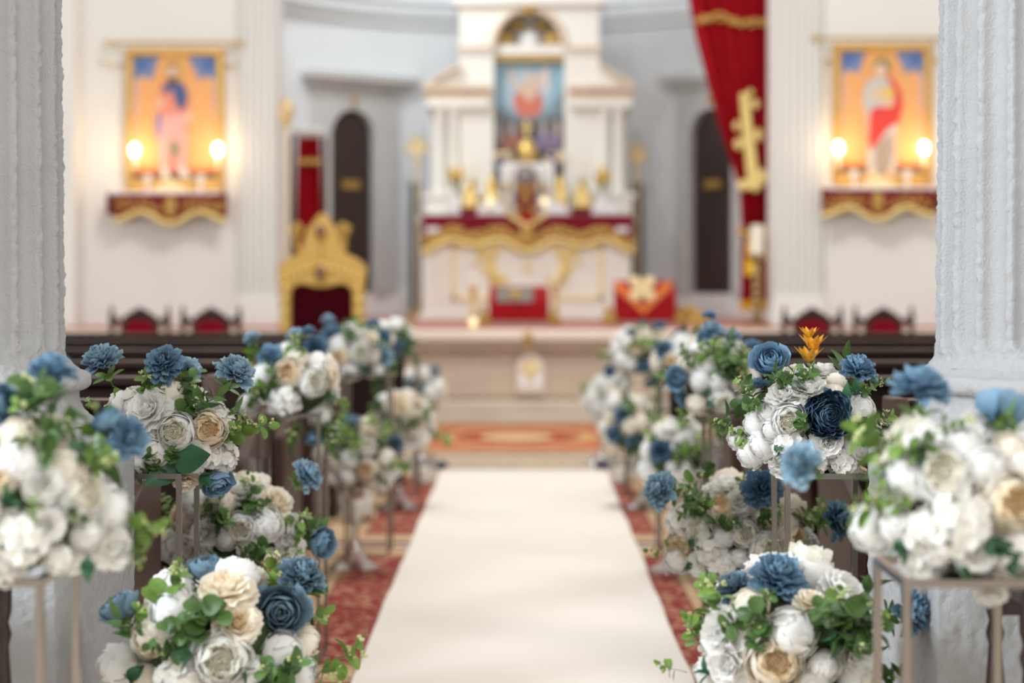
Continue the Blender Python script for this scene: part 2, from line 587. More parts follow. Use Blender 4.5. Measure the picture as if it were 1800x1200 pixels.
for x in (-3.1, -2.1, -1.1, 0.0, 1.1, 2.1, 3.1):
    struct(MB().box(x + 0.05, x + 1.03, 16.725, 16.76, 0.2, DZ - 0.23), 'panel', 'dais_marble', parent=dais, bevel=0.01)
Y = 16.7
em = thing('relief_panel', 'small carved pale marble relief on the centre of the dais front', 'relief', (wx(932, Y), Y, wz(693, Y)))
em_poly = [(wx(x, Y), wz(y, Y)) for x, y in ((907, 692), (907, 640), (915, 625), (932, 617), (949, 625), (957, 640), (957, 692))]
MB().prism(em_poly, 16.67, 16.725).build('slab', 'dais_top_marble', em, bevel=0.006)
MB().ball((wx(932, Y), 16.665, wz(648, Y)), 0.07, 0.02, 0.07).build('rosette', 'pale_gold', em)
for k in (-1, 1):
    MB().ball((wx(932 + k * 13, Y), 16.665, wz(672, Y)), 0.045, 0.02, 0.06).build('leaf_carving', 'white_cloth', em)
MB().box(wx(917, Y), wx(947, Y), 16.65, 16.68, wz(689, Y), wz(683, Y)).build('sill', 'dais_top_marble', em, bevel=0.004)
gb = MB().ball((wx(928, Y), 16.47, wz(590, Y)), 0.035, 0.03, 0.05).ball((wx(928, Y), 16.47, wz(601, Y)), 0.022, 0.02, 0.03)
solo(gb, 'gilt_boss', 'gold_paint', 'little gilt boss on the dais edge above the marble relief', 'boss', (wx(928, Y), 16.47, wz(604, Y)))


# ------------------------------------------------------------------ fluted columns
def rough_field(rows, cols, seed, amp):
    """grainy roughcast relief, wrapping round the columns of the grid"""
    g = np.random.default_rng(seed)
    a = g.normal(0, 1, (rows, cols))
    a = (a + np.roll(a, 1, 1) + np.roll(a, 1, 0) + np.roll(np.roll(a, 1, 0), 1, 1)) / 2.0
    b = g.normal(0, 1, (rows // 3 + 2, cols // 3 + 2)).repeat(3, 0).repeat(3, 1)[:rows, :cols]
    b = (b + np.roll(b, 1, 0) + np.roll(b, 2, 0) + np.roll(b, 1, 1) + np.roll(b, 2, 1)) / 3.0
    return amp * (0.6 * a + 0.55 * b)


def ring_mesh(name, X, Y, Z, matn, parent, caps=False):
    """mesh from stacked closed rings (rows x cols arrays)"""
    rows, cols = X.shape
    o_ = ORG[parent]
    co = np.stack([X - o_.x, Y - o_.y, Z - o_.z], -1).reshape(-1, 3)
    i_, k_ = np.meshgrid(np.arange(rows - 1), np.arange(cols), indexing='ij')
    q_ = (k_ + 1) % cols
    f = np.stack([i_ * cols + k_, i_ * cols + q_, (i_ + 1) * cols + q_, (i_ + 1) * cols + k_], -1).reshape(-1, 4)
    fl = f.tolist()
    if caps:
        fl.append(list(range((rows - 1) * cols, rows * cols)))
    me = bpy.data.meshes.new(name)
    me.from_pydata(co.tolist(), [], fl)
    me.materials.append(MATS[matn])
    me.shade_smooth()
    if caps:
        me.polygons[len(fl) - 1].use_smooth = False
    ob = bpy.data.objects.new(name, me)
    C.objects.link(ob)
    ob.parent = parent
    ORG[ob] = o_
    return ob


def column(name, cx, cyy, R0, half, label, phase):
    t = thing(name, label, 'column', (cx, cyy, 0))
    sd = int(abs(cx) * 1000)
    # fluted shaft
    NF, SPF = 24, 24
    n = NF * SPF
    zb, z0 = 1.062, 1.095
    fw = R0 * 2 * PI / NF * 0.40
    z = np.concatenate([np.arange(zb, 1.95, 0.0042), np.linspace(1.96, 4.6, 40)])
    k = np.arange(n)
    a = 2 * PI * (k + 0.5 * SPF) / n + phase
    ph = (k % SPF) / SPF * 2 - 1
    tt_ = ph / 0.78
    e = np.clip((z0 + fw - z) / fw, 0, None)
    q = np.clip(1 - tt_[None, :] ** 2 - e[:, None] ** 2, 0, None)
    Rz = R0 * (1 - 0.036 * np.clip(z - 1.05, 0, None)) + 0.014 * np.exp(-((z - zb) / 0.012) ** 2)
    rf = rough_field(len(z), n, sd, 1.0)
    # the ridges between the flutes are the coarsest
    amp = 0.0005 + 0.0011 * (q < 0.02)
    rr_ = Rz[:, None] - fw * 0.9 * np.sqrt(q) + rf * amp
    ring_mesh('shaft', cx + rr_ * np.cos(a), cyy + rr_ * np.sin(a), np.repeat(z[:, None], n, 1), 'stucco', t)
    # moulded base
    rl = half
    prof = [(R0 + 0.010, 1.066)]
    tz, tr, tb = 1.031, 0.019, R0 + 0.033
    prof += [(tb + tr * math.cos(b_), tz + tr * math.sin(b_)) for b_ in [PI / 2 - PI * m_ / 10 for m_ in range(11)]]
    prof += [(R0 + 0.028, 1.010), (R0 + 0.028, 0.992), (R0 + 0.036, 0.972), (R0 + 0.052, 0.957), (rl - 0.012, 0.945)]
    prof += [(rl - 0.028 + 0.028 * math.cos(b_), 0.917 + 0.028 * math.sin(b_)) for b_ in [PI / 2 - PI * m_ / 10 for m_ in range(11)]]
    prof += [(rl - 0.03, 0.885), (rl - 0.03, 0.868)]
    pr = np.array(prof)
    ln = np.concatenate([[0], np.cumsum(np.hypot(*np.diff(pr, axis=0).T))])
    u = np.arange(0, ln[-1], 0.0045)
    pr_r, pr_z = np.interp(u, ln, pr[:, 0]), np.interp(u, ln, pr[:, 1])
    m = 480
    b_ = 2 * PI * np.arange(m) / m
    rf = rough_field(len(u), m, sd + 1, 0.0014)
    rr_ = pr_r[:, None] + rf
    ring_mesh('base_moulding', cx + rr_ * np.cos(b_), cyy + rr_ * np.sin(b_), np.repeat(pr_z[:, None], m, 1), 'stucco', t)
    # square pedestal with a raised field on each face
    ns = 132
    w_ = (np.arange(ns) / ns * 2 - 1) * half
    hx = np.concatenate([w_, np.full(ns, half), -w_, np.full(ns, -half)])
    hy = np.concatenate([np.full(ns, -half), w_, np.full(ns, half), -w_])
    nx_ = np.concatenate([np.zeros(ns), np.ones(ns), np.zeros(ns), -np.ones(ns)])
    ny_ = np.concatenate([-np.ones(ns), np.zeros(ns), np.ones(ns), np.zeros(ns)])
    along = np.concatenate([w_, w_, -w_, -w_])
    z = np.concatenate([np.arange(0.0, 0.872, 0.0058), [0.872]])
    rf = rough_field(len(z), 4 * ns, sd + 2, 0.0014)
    field = (np.abs(along)[None, :] < half * 0.72) & (z[:, None] > 0.06) & (z[:, None] < 0.80)
    off = rf + 0.008 * field
    ring_mesh('pedestal', cx + hx + nx_ * off, cyy + hy + ny_ * off, np.repeat(z[:, None], 4 * ns, 1), 'stucco', t, caps=True)
    MB().lathe([(R0 * 0.87, 4.6), (R0 * 0.95, 4.65), (R0 * 1.2, 4.75), (R0 * 1.25, 4.9), (R0 * 1.25, 4.95)], (cx, cyy, 0), 48).build('capital', 'stucco', t)
    return t


column('column', -1.215, 3.99, 0.287, 0.362, 'rough white fluted column on a square pedestal, at the left edge', 0.06)
column('column', 1.113, 3.99, 0.283, 0.362, 'rough white fluted column on a square pedestal, at the right edge', -0.096)


# ------------------------------------------------------------------ rugs and runner
def rug_mat(name, W, L, medallion=False, field=(0.24, 0.035, 0.036), speck=(0.55, 0.33, 0.20), bord=(0.50, 0.33, 0.19)):
    m = bpy.data.materials.new(name)
    m.use_nodes = True
    nt = m.node_tree
    N, Lk = nt.nodes, nt.links
    b = N['Principled BSDF']
    b.inputs['Roughness'].default_value = 0.95
    b.inputs['Specular IOR Level'].default_value = 0.1
    tc = N.new('ShaderNodeTexCoord')
    sep = N.new('ShaderNodeSeparateXYZ')
    Lk.new(tc.outputs['Object'], sep.inputs[0])

    def mth(op, a, b_=None, c_=None):
        n = N.new('ShaderNodeMath')
        n.operation = op
        for i, q in enumerate((a, b_, c_)):
            if q is None:
                continue
            if isinstance(q, (int, float)):
                n.inputs[i].default_value = q
            else:
                Lk.new(q, n.inputs[i])
        return n.outputs[0]
    ax = mth('SUBTRACT', W / 2, mth('ABSOLUTE', sep.outputs['X']))
    ay = mth('SUBTRACT', L / 2, mth('ABSOLUTE', sep.outputs['Y']))
    dd = mth('MINIMUM', ax, ay)
    rp = N.new('ShaderNodeValToRGB')
    rp.color_ramp.interpolation = 'CONSTANT'
    stops = [(0.0, (0.17, 0.03, 0.03)), (0.03, bord), (0.085, (0.28, 0.17, 0.10)), (0.10, (0.60, 0.43, 0.27)),
             (0.235, (0.26, 0.15, 0.09)), (0.25, (0.52, 0.36, 0.22)), (0.29, (0.20, 0.06, 0.05)), (0.30, field)]
    el = rp.color_ramp.elements
    el[0].position, el[0].color = 0, (*stops[0][1], 1)
    el[1].position, el[1].color = 1, (*field, 1)
    for p_, c_ in stops[1:]:
        e = el.new(p_)
        e.color = (*c_, 1)
    Lk.new(dd, rp.inputs['Fac'])
    vo = N.new('ShaderNodeTexVoronoi')
    vo.inputs['Scale'].default_value = 16
    Lk.new(tc.outputs['Object'], vo.inputs['Vector'])
    ns = N.new('ShaderNodeTexNoise')
    ns.inputs['Scale'].default_value = 24
    ns.inputs['Detail'].default_value = 3
    ns.inputs['Distortion'].default_value = 1.6
    Lk.new(tc.outputs['Object'], ns.inputs['Vector'])
    pat = mth('GREATER_THAN', mth('MULTIPLY_ADD', vo.outputs['Distance'], -0.30, ns.outputs['Fac']), 0.39)
    inf = mth('GREATER_THAN', dd, 0.30)
    mx = N.new('ShaderNodeMix')
    mx.data_type = 'RGBA'
    Lk.new(mth('MULTIPLY', pat, mth('MULTIPLY_ADD', inf, 0.40, 0.28)), mx.inputs['Factor'])
    Lk.new(rp.outputs['Color'], mx.inputs['A'])
    mixc = N.new('ShaderNodeMix')
    mixc.data_type = 'RGBA'
    Lk.new(inf, mixc.inputs['Factor'])
    mixc.inputs['A'].default_value = (0.30, 0.16, 0.09, 1)
    mixc.inputs['B'].default_value = (*speck, 1)
    Lk.new(mixc.outputs['Result'], mx.inputs['B'])
    out = mx.outputs['Result']
    if medallion:
        e = mth('ADD', mth('POWER', mth('DIVIDE', sep.outputs['X'], 0.62), 2.0), mth('POWER', mth('DIVIDE', sep.outputs['Y'], 0.75), 2.0))
        for lim, colr in ((1.0, (0.62, 0.38, 0.18)), (0.62, (0.42, 0.09, 0.05)), (0.2, (0.72, 0.52, 0.28))):
            q = N.new('ShaderNodeMix')
            q.data_type = 'RGBA'
            Lk.new(mth('LESS_THAN', e, lim), q.inputs['Factor'])
            Lk.new(out, q.inputs['A'])
            q.inputs['B'].default_value = (*colr, 1)
            out = q.outputs['Result']
    Lk.new(out, b.inputs['Base Color'])
    MATS[name] = m


def rug(name, matn, x0, x1, y0, y1, label, z=0.0, h=0.008, **kw):
    rug_mat(matn, x1 - x0, y1 - y0, **kw)
    c = ((x0 + x1) / 2, (y0 + y1) / 2, z)
    t = thing(name, label, 'rug', c)
    MB().box(x0, x1, y0, y1, z, z + h).build('pile', matn, t)
    for yy in (y0, y1):
        mb = MB()
        sg = -1 if yy == y0 else 1
        k = x0 + 0.01
        while k < x1 - 0.01:
            mb.box(k, k + 0.006, min(yy, yy + sg * 0.05), max(yy, yy + sg * 0.05), z, z + 0.004)
            k += 0.014
        f = mb.build('fringe', 'runner_cloth', t, smooth=False)
        f['kind'] = 'stuff'


rug('persian_rug', 'rug_near', -1.05, 0.92, 6.0, 9.02, 'red patterned Persian rug under the near half of the white runner')
rug('persian_rug', 'rug_mid', -1.05, 0.92, 9.14, 12.45, 'red patterned Persian rug under the far end of the white runner')
rug('persian_rug', 'rug_far', -0.98, 0.86, 13.62, 16.45, 'orange-red medallion rug lying between the runner and the dais', medallion=True,
    field=(0.52, 0.13, 0.07), speck=(0.66, 0.36, 0.16), bord=(0.66, 0.42, 0.22))
rug('persian_rug', 'rug_first', -1.05, 0.92, 2.9, 5.9, 'red patterned Persian rug nearest the camera, before the first flowers')
mat_strip = MB().box(-1.2, 1.1, 12.72, 13.5, 0.0, 0.008)
mat('tan_mat', (0.52, 0.42, 0.31), 0.95, var=0.3, vscale=30, spec=0.1)
solo(mat_strip, 'floor_mat', 'tan_mat', 'narrow tan mat across the aisle beyond the runner end', 'mat', (0, 13.1, 0), smooth=False)
mb = MB()
nx, ny = 8, 150
Y0, Y1 = 2.2, 12.42
vs_, fs_ = [], []
for lay in (1, 0):
    for j in range(ny + 1):
        y = Y0 + (Y1 - Y0) * j / ny
        for i in range(nx + 1):
            x = -0.522 + 1.03 * i / nx + 0.002 * math.sin(y * 2.3) + 0.0012 * math.sin(y * 5.1 + 1)
            z = 0.016 + 0.0055 * math.sin(y * 5.3 + 0.5 * i / nx) + 0.003 * math.sin(y * 8.3 + 2) if lay else 0.0085
            vs_.append((x, y, max(z, 0.0105 if lay else 0.0085)))
n1 = (nx + 1) * (ny + 1)
for j in range(ny):
    for i in range(nx):
        a = j * (nx + 1) + i
        fs_.append((a, a + 1, a + nx + 2, a + nx + 1))
        fs_.append((n1 + a, n1 + a + nx + 1, n1 + a + nx + 2, n1 + a + 1))
for j in range(ny):
    a = j * (nx + 1)
    fs_.append((a, a + nx + 1, n1 + a + nx + 1, n1 + a))
    a = j * (nx + 1) + nx
    fs_.append((a, n1 + a, n1 + a + nx + 1, a + nx + 1))
for i in range(nx):
    fs_.append((i, n1 + i, n1 + i + 1, i + 1))
    a = ny * (nx + 1) + i
    fs_.append((a, a + 1, n1 + a + 1, n1 + a))
mb.add(vs_, fs_)
solo(mb, 'aisle_runner', 'runner_cloth', 'long cream white cloth runner laid down the middle of the aisle', 'runner', (0, 7.3, 0.008))
for sx, x0, x1, lab in ((-1, -1.0, -0.5, 'left'), (1, 0.46, 0.95, 'right')):
    dm = MB()
    prev = None
    pts = [(x0 + (x1 - x0) * k / 12, 12.62 + 0.03 * math.sin(k * 1.7), 0.022 + 0.008 * math.sin(k * 2.3)) for k in range(13)]
    dm.tube(pts, [0.02 + 0.008 * math.sin(k * 1.3) for k in range(13)], 8)
    solo(dm, 'rolled_cloth', 'dark_blue', 'dark rolled cloth strip on the floor %s of the runner end' % lab, 'cloth', (pts[6][0], 12.62, 0))


# ------------------------------------------------------------------ pews
def pew(side, row, Y):
    xa = -0.97 if side < 0 else 0.95
    xb = side * 4.9
    x0, x1 = min(xa, xb), max(xa, xb)
    names = ['nearest the camera', 'second from the camera', 'third from the camera', 'fourth from the camera', 'fifth from the camera', 'at the front, before the carved chairs']
    t = thing('pew', 'dark wooden pew, %s block, row %s' % ('left' if side < 0 else 'right', names[row]), 'pew', ((x0 + x1) / 2, Y, 0), 'rows of dark wooden pews')
    MB().box(x0, x1, Y - 0.52, Y - 0.06, 0.41, 0.45).build('seat', 'pew_wood', t, bevel=0.006)
    MB().box(x0, x1, Y - 0.02, Y + 0.01, 0.40, 0.90).build('backrest', 'pew_wood', t)
    MB().box(x0, x1, Y - 0.05, Y + 0.05, 0.895, 0.925).build('top_rail', 'pew_wood', t, bevel=0.008)
    MB().box(x0, x1, Y + 0.01, Y + 0.17, 0.66, 0.68).build('book_shelf', 'pew_wood', t, bevel=0.004)
    MB().box(x0, x1, Y + 0.0, Y + 0.02, 0.05, 0.36).build('lower_rail', 'pew_wood', t)
    for k, xe in enumerate((xa, xb)):
        e = MB()
        pts = [(Y - 0.55, 0.0), (Y + 0.1, 0.0), (Y + 0.1, 0.66), (Y + 0.07, 0.93), (Y - 0.07, 0.93), (Y - 0.12, 0.72), (Y - 0.55, 0.60)]
        n = len(pts)
        e.add([(xe - 0.022, a, b) for a, b in pts] + [(xe + 0.022, a, b) for a, b in pts],
              [tuple(range(n - 1, -1, -1)), tuple(range(n, 2 * n))] + [(i, (i + 1) % n, (i + 1) % n + n, i + n) for i in range(n)])
        e.build('end_panel', 'pew_end_wood', t, bevel=0.006)


for side in (-1, 1):
    for r_ in range(6):
        pew(side, r_, 5.1 + 1.1 * r_)
for side in (-1, 1):      # low front screen before the first pew
    x0, x1 = (-4.9, -0.70) if side < 0 else (0.84, 4.9)
    t = thing('wooden_screen', 'low panelled dark wooden front screen, %s pew block' % ('left' if side < 0 else 'right'), 'screen', ((x0 + x1) / 2, 11.6, 0))
    MB().box(x0, x1, 11.58, 11.62, 0, 0.82).build('board', 'pew_wood', t)
    MB().box(x0, x1, 11.50, 11.74, 0.82, 0.85).build('top_rail', 'pew_wood', t, bevel=0.006)
    for k in range(5):
        a = x0 + 0.1 + k * (x1 - x0 - 0.1) / 5
        MB().box(a, a + (x1 - x0 - 0.1) / 5 - 0.1, 11.56, 11.58, 0.15, 0.72).build('panel', 'pew_wood', t, bevel=0.005)


# ------------------------------------------------------------------ turned-leg tables by the columns
def turned_leg(x, y, z0, z1, r):
    prof = []
    hgt = z1 - z0
    nodes = [(0, .75), (.03, .95), (.06, .7), (.1, .55), (.14, .95), (.17, .6), (.2, .8), (.3, 1.0), (.42, .75), (.46, 1.0), (.48, .65), (.5, 1.0), (.53, .65),
             (.55, 1.0), (.58, .65), (.62, .8), (.74, 1.0), (.84, .7), (.87, 1.0), (.9, .65), (.93, 1.0), (1, 1.0)]
    for a, b in nodes:
        prof.append((r * b, z0 + hgt * a))
    return MB().lathe(prof, (x, y, 0), 16)


def side_table(x0, x1, y0, y1, zt, label):
    t = thing('side_table', label, 'table', ((x0 + x1) / 2, (y0 + y1) / 2, 0), 'small dark tables at the foot of the columns')
    for x in (x0, x1):
        for y in (y0, y1):
            turned_leg(x, y, 0, zt - 0.03, 0.017).build('leg', 'black_wood', t)
    MB().box(x0 - 0.02, x1 + 0.02, y0 - 0.03, y1 + 0.03, zt - 0.03, zt).build('top', 'black_wood', t, bevel=0.005)
    for y in (y0, y1):
        MB().box(x0, x1, y - 0.01, y + 0.01, zt - 0.09, zt - 0.03).build('apron', 'black_wood', t)


side_table(0.832, 1.25, 3.28, 3.52, 0.735, 'small dark turned-leg wooden table at the foot of the right column')
side_table(-1.34, -0.918, 3.28, 3.50, 0.735, 'small dark turned-leg wooden table at the foot of the left column')

# ------------------------------------------------------------------ carved chairs before the wall
CHY = 15.9


def carved_chair(px, label):
    xc = wx(px, CHY)
    t = thing('carved_chair', label, 'chair', (xc, CHY - 0.2, 0), 'carved chairs with red velvet backs')
    pr = [(0.014, 0), (0.02, 0.02), (0.02, 0.5), (0.014, 0.52), (0.022, 0.55), (0.022, 0.80), (0.014, 0.82), (0.024, 0.85), (0.024, 0.9), (0.012, 0.92), (0.02, 0.94), (0.004, 0.985)]
    for sx in (-1, 1):
        MB().lathe([(r, z) for r, z in pr], (xc + sx * 0.225, CHY, 0), 12).build('back_post', 'chair_wood', t)
        MB().lathe([(0.02, 0), (0.026, 0.05), (0.016, 0.1), (0.026, 0.25), (0.02, 0.42)], (xc + sx * 0.225, CHY - 0.45, 0), 12).build('leg', 'chair_wood', t)
        MB().box(xc + sx * 0.225 - 0.025, xc + sx * 0.225 + 0.025, CHY - 0.46, CHY, 0.66, 0.69).build('armrest', 'chair_wood', t, bevel=0.006)
        MB().lathe([(0.014, 0.44), (0.02, 0.55), (0.014, 0.66)], (xc + sx * 0.225, CHY - 0.44, 0), 10).build('arm_post', 'chair_wood', t)
        sc = MB().tube([(xc + sx * (0.21 - 0.07 * k / 6), CHY, 0.82 + 0.05 * math.sin(PI * k / 6)) for k in range(7)], 0.016, 8)
        sc.ball((xc + sx * 0.185, CHY, 0.865), 0.028, 0.02, 0.028)
        sc.build('scroll', 'chair_wood', t)
    out = [(-0.155, 0.66), (-0.155, 0.86), (-0.12, 0.90), (-0.07, 0.935), (-0.03, 0.955), (0, 0.975), (0.03, 0.955), (0.07, 0.935), (0.12, 0.90), (0.155, 0.86), (0.155, 0.66)]
    MB().prism([(xc + a, b) for a, b in out], CHY - 0.02, CHY + 0.02).build('backrest', 'chair_wood', t, bevel=0.006)
    inn = [(-0.115, 0.685), (-0.115, 0.825), (-0.08, 0.86), (0, 0.872), (0.08, 0.86), (0.115, 0.825), (0.115, 0.685)]
    MB().prism([(xc + a, b) for a, b in inn], CHY - 0.035, CHY - 0.02).build('back_cushion', 'chair_red', t, bevel=0.008)
    cr = MB()
    for k in range(-3, 4):
        cr.ball((xc + k * 0.032, CHY - 0.022, 0.925 - 0.004 * k * k), 0.016, 0.012, 0.02, 8, 6)
    cr.build('crest_carving', 'chair_wood', t)
    MB().box(xc - 0.24, xc + 0.24, CHY - 0.47, CHY + 0.02, 0.38, 0.42).build('seat', 'chair_wood', t, bevel=0.006)
    MB().box(xc - 0.21, xc + 0.21, CHY - 0.45, CHY - 0.03, 0.42, 0.48).build('seat_cushion', 'chair_red', t, bevel=0.02)


for px, lb in ((246, 'carved dark chair with red back, left pair, nearer the column'), (371, 'carved dark chair with red back, left pair, nearer the gold throne'),
               (1428, 'carved dark chair with red back, right pair, nearer the curtain'), (1553, 'carved dark chair with red back, right pair, nearer the column')):
    carved_chair(px, lb)

# ------------------------------------------------------------------ gold throne
TY = 15.6


def tp(pts, Y=TY):
    return [(wx(x, Y), wz(y, Y)) for x, y in pts]


th = thing('throne', 'gilded bishop throne with dark red velvet back, left of the dais', 'throne', (wx(566, TY), TY, 0))
outer = [(494, 760), (494, 600), (493, 500), (488, 470), (500, 458), (512, 452), (528, 444), (534, 425), (540, 403), (550, 392), (558, 380), (567, 372), (576, 380), (584, 392),
         (594, 403), (600, 425), (606, 444), (622, 452), (634, 458), (646, 470), (641, 500), (640, 600), (640, 760)]
inner = [(620, 760), (620, 515), (614, 503), (600, 499), (584, 503), (566, 506), (548, 503), (532, 499), (518, 503), (512, 515), (512, 760)]
left_half = [p_ for p_ in outer if p_[0] <= 567] + [(566, 506), (548, 503), (532, 499), (518, 503), (512, 515), (512, 760)]
right_half = [(567, 372)] + [p_ for p_ in outer if p_[0] > 567] + [(620, 760), (620, 515), (614, 503), (600, 499), (584, 503), (566, 506)]
MB().prism(tp(left_half), TY - 0.04, TY + 0.04).prism(tp(right_half), TY - 0.04, TY + 0.04).build('frame', 'gold_paint', th, bevel=0.012)
MB().prism(tp([(510, 760), (510, 498), (622, 498), (622, 760)]), TY - 0.01, TY + 0.03).build('back_cushion', 'dark_velvet', th)
for (x, y, r, m_) in ((565, 477, 0.066, 'gold'), (565, 406, 0.062, 'gold')):
    c_ = (wx(x, TY), TY - 0.05, wz(y, TY))
    o_ = MB().ball(c_, r, 0.03, r * 1.2).build('medallion', m_, th)
    MB().ball((c_[0], c_[1] - 0.02, c_[2]), r * 0.68, 0.025, r * 0.9).build('medallion_inset', 'brown_relic', o_)
for sx, xx in ((-1, 522), (1, 604)):
    sc = MB()
    for k in range(9):
        a = k * 0.8
        sc.ball((wx(xx, TY) + sx * 0.035 * math.cos(a) * (0.5 + k * 0.09), TY - 0.01, wz(402, TY) + 0.05 * math.sin(a) * (0.5 + k * 0.09)), 0.022, 0.02, 0.022, 8, 6)
    sc.tube([(wx(xx, TY), TY, wz(410, TY)), (wx(xx + sx * 2, TY), TY, wz(430, TY)), (wx(566 + sx * 35, TY), TY, wz(448, TY))], 0.02, 8)
    sc.build('scroll_finial', 'gold_paint', th)
cv = MB()
for k in range(-6, 7):
    cv.ball((wx(566 + k * 11, TY), TY - 0.045, wz(490 - 24 * math.cos(k / 6 * 1.4) + 4, TY)), 0.026, 0.02, 0.024, 8, 6)
for sx in (-1, 1):
    for k in range(7):
        cv.ball((wx(566 + sx * 64, TY), TY - 0.045, wz(505 + k * 22, TY)), 0.02, 0.015, 0.04, 8, 6)
cv.build('carving', 'gold', th)
MB().box(wx(505, TY), wx(628, TY), TY - 0.52, TY + 0.02, 0.36, 0.42).build('seat_frame', 'gold_paint', th, bevel=0.01)
MB().box(wx(510, TY), wx(623, TY), TY - 0.5, TY - 0.02, 0.42, 0.50).build('seat_cushion', 'dark_velvet', th, bevel=0.02)
for sx in (-1, 1):
    xx = wx(566 + sx * 62, TY)
    MB().lathe([(0.03, 0), (0.035, 0.08), (0.022, 0.15), (0.034, 0.3), (0.03, 0.37)], (xx, TY - 0.48, 0), 14).build('leg', 'gold_paint', th)
    MB().box(xx - 0.03, xx + 0.03, TY - 0.5, TY, 0.64, 0.68).build('armrest', 'gold_paint', th, bevel=0.01)
    MB().lathe([(0.02, 0.42), (0.03, 0.52), (0.02, 0.64)], (xx, TY - 0.46, 0), 12).build('arm_post', 'gold_paint', th)


# ------------------------------------------------------------------ icons with shelves, lamps and rods
def paint(layers, Y, name, parent, step=0.0012):
    """a flat painted panel: thin layered shapes of paint, one mesh"""
    mb = MB()
    cols = []
    for i, (colr, shape) in enumerate(layers):
        key = 'paint_%02d%02d%02d' % tuple(int(c * 99) for c in colr)
        if key not in MATS:
            mat(key, colr, 0.6, var=0.06, vscale=14)
        if key not in cols:
            cols.append(key)
        mb.mi = cols.index(key)
        if shape[0] == 'e':
            _, cx_, cy_, rx_, ry_ = shape
            pts = [(cx_ + rx_ * math.cos(2 * PI * k / 18), cy_ + ry_ * math.sin(2 * PI * k / 18)) for k in range(18)]
        else:
            pts = shape[1]
        mb.prism([(wx(x, Y), wz(y, Y)) for x, y in pts], Y - step * (i + 1), Y)
    return mb.build(name, cols, parent, smooth=False)


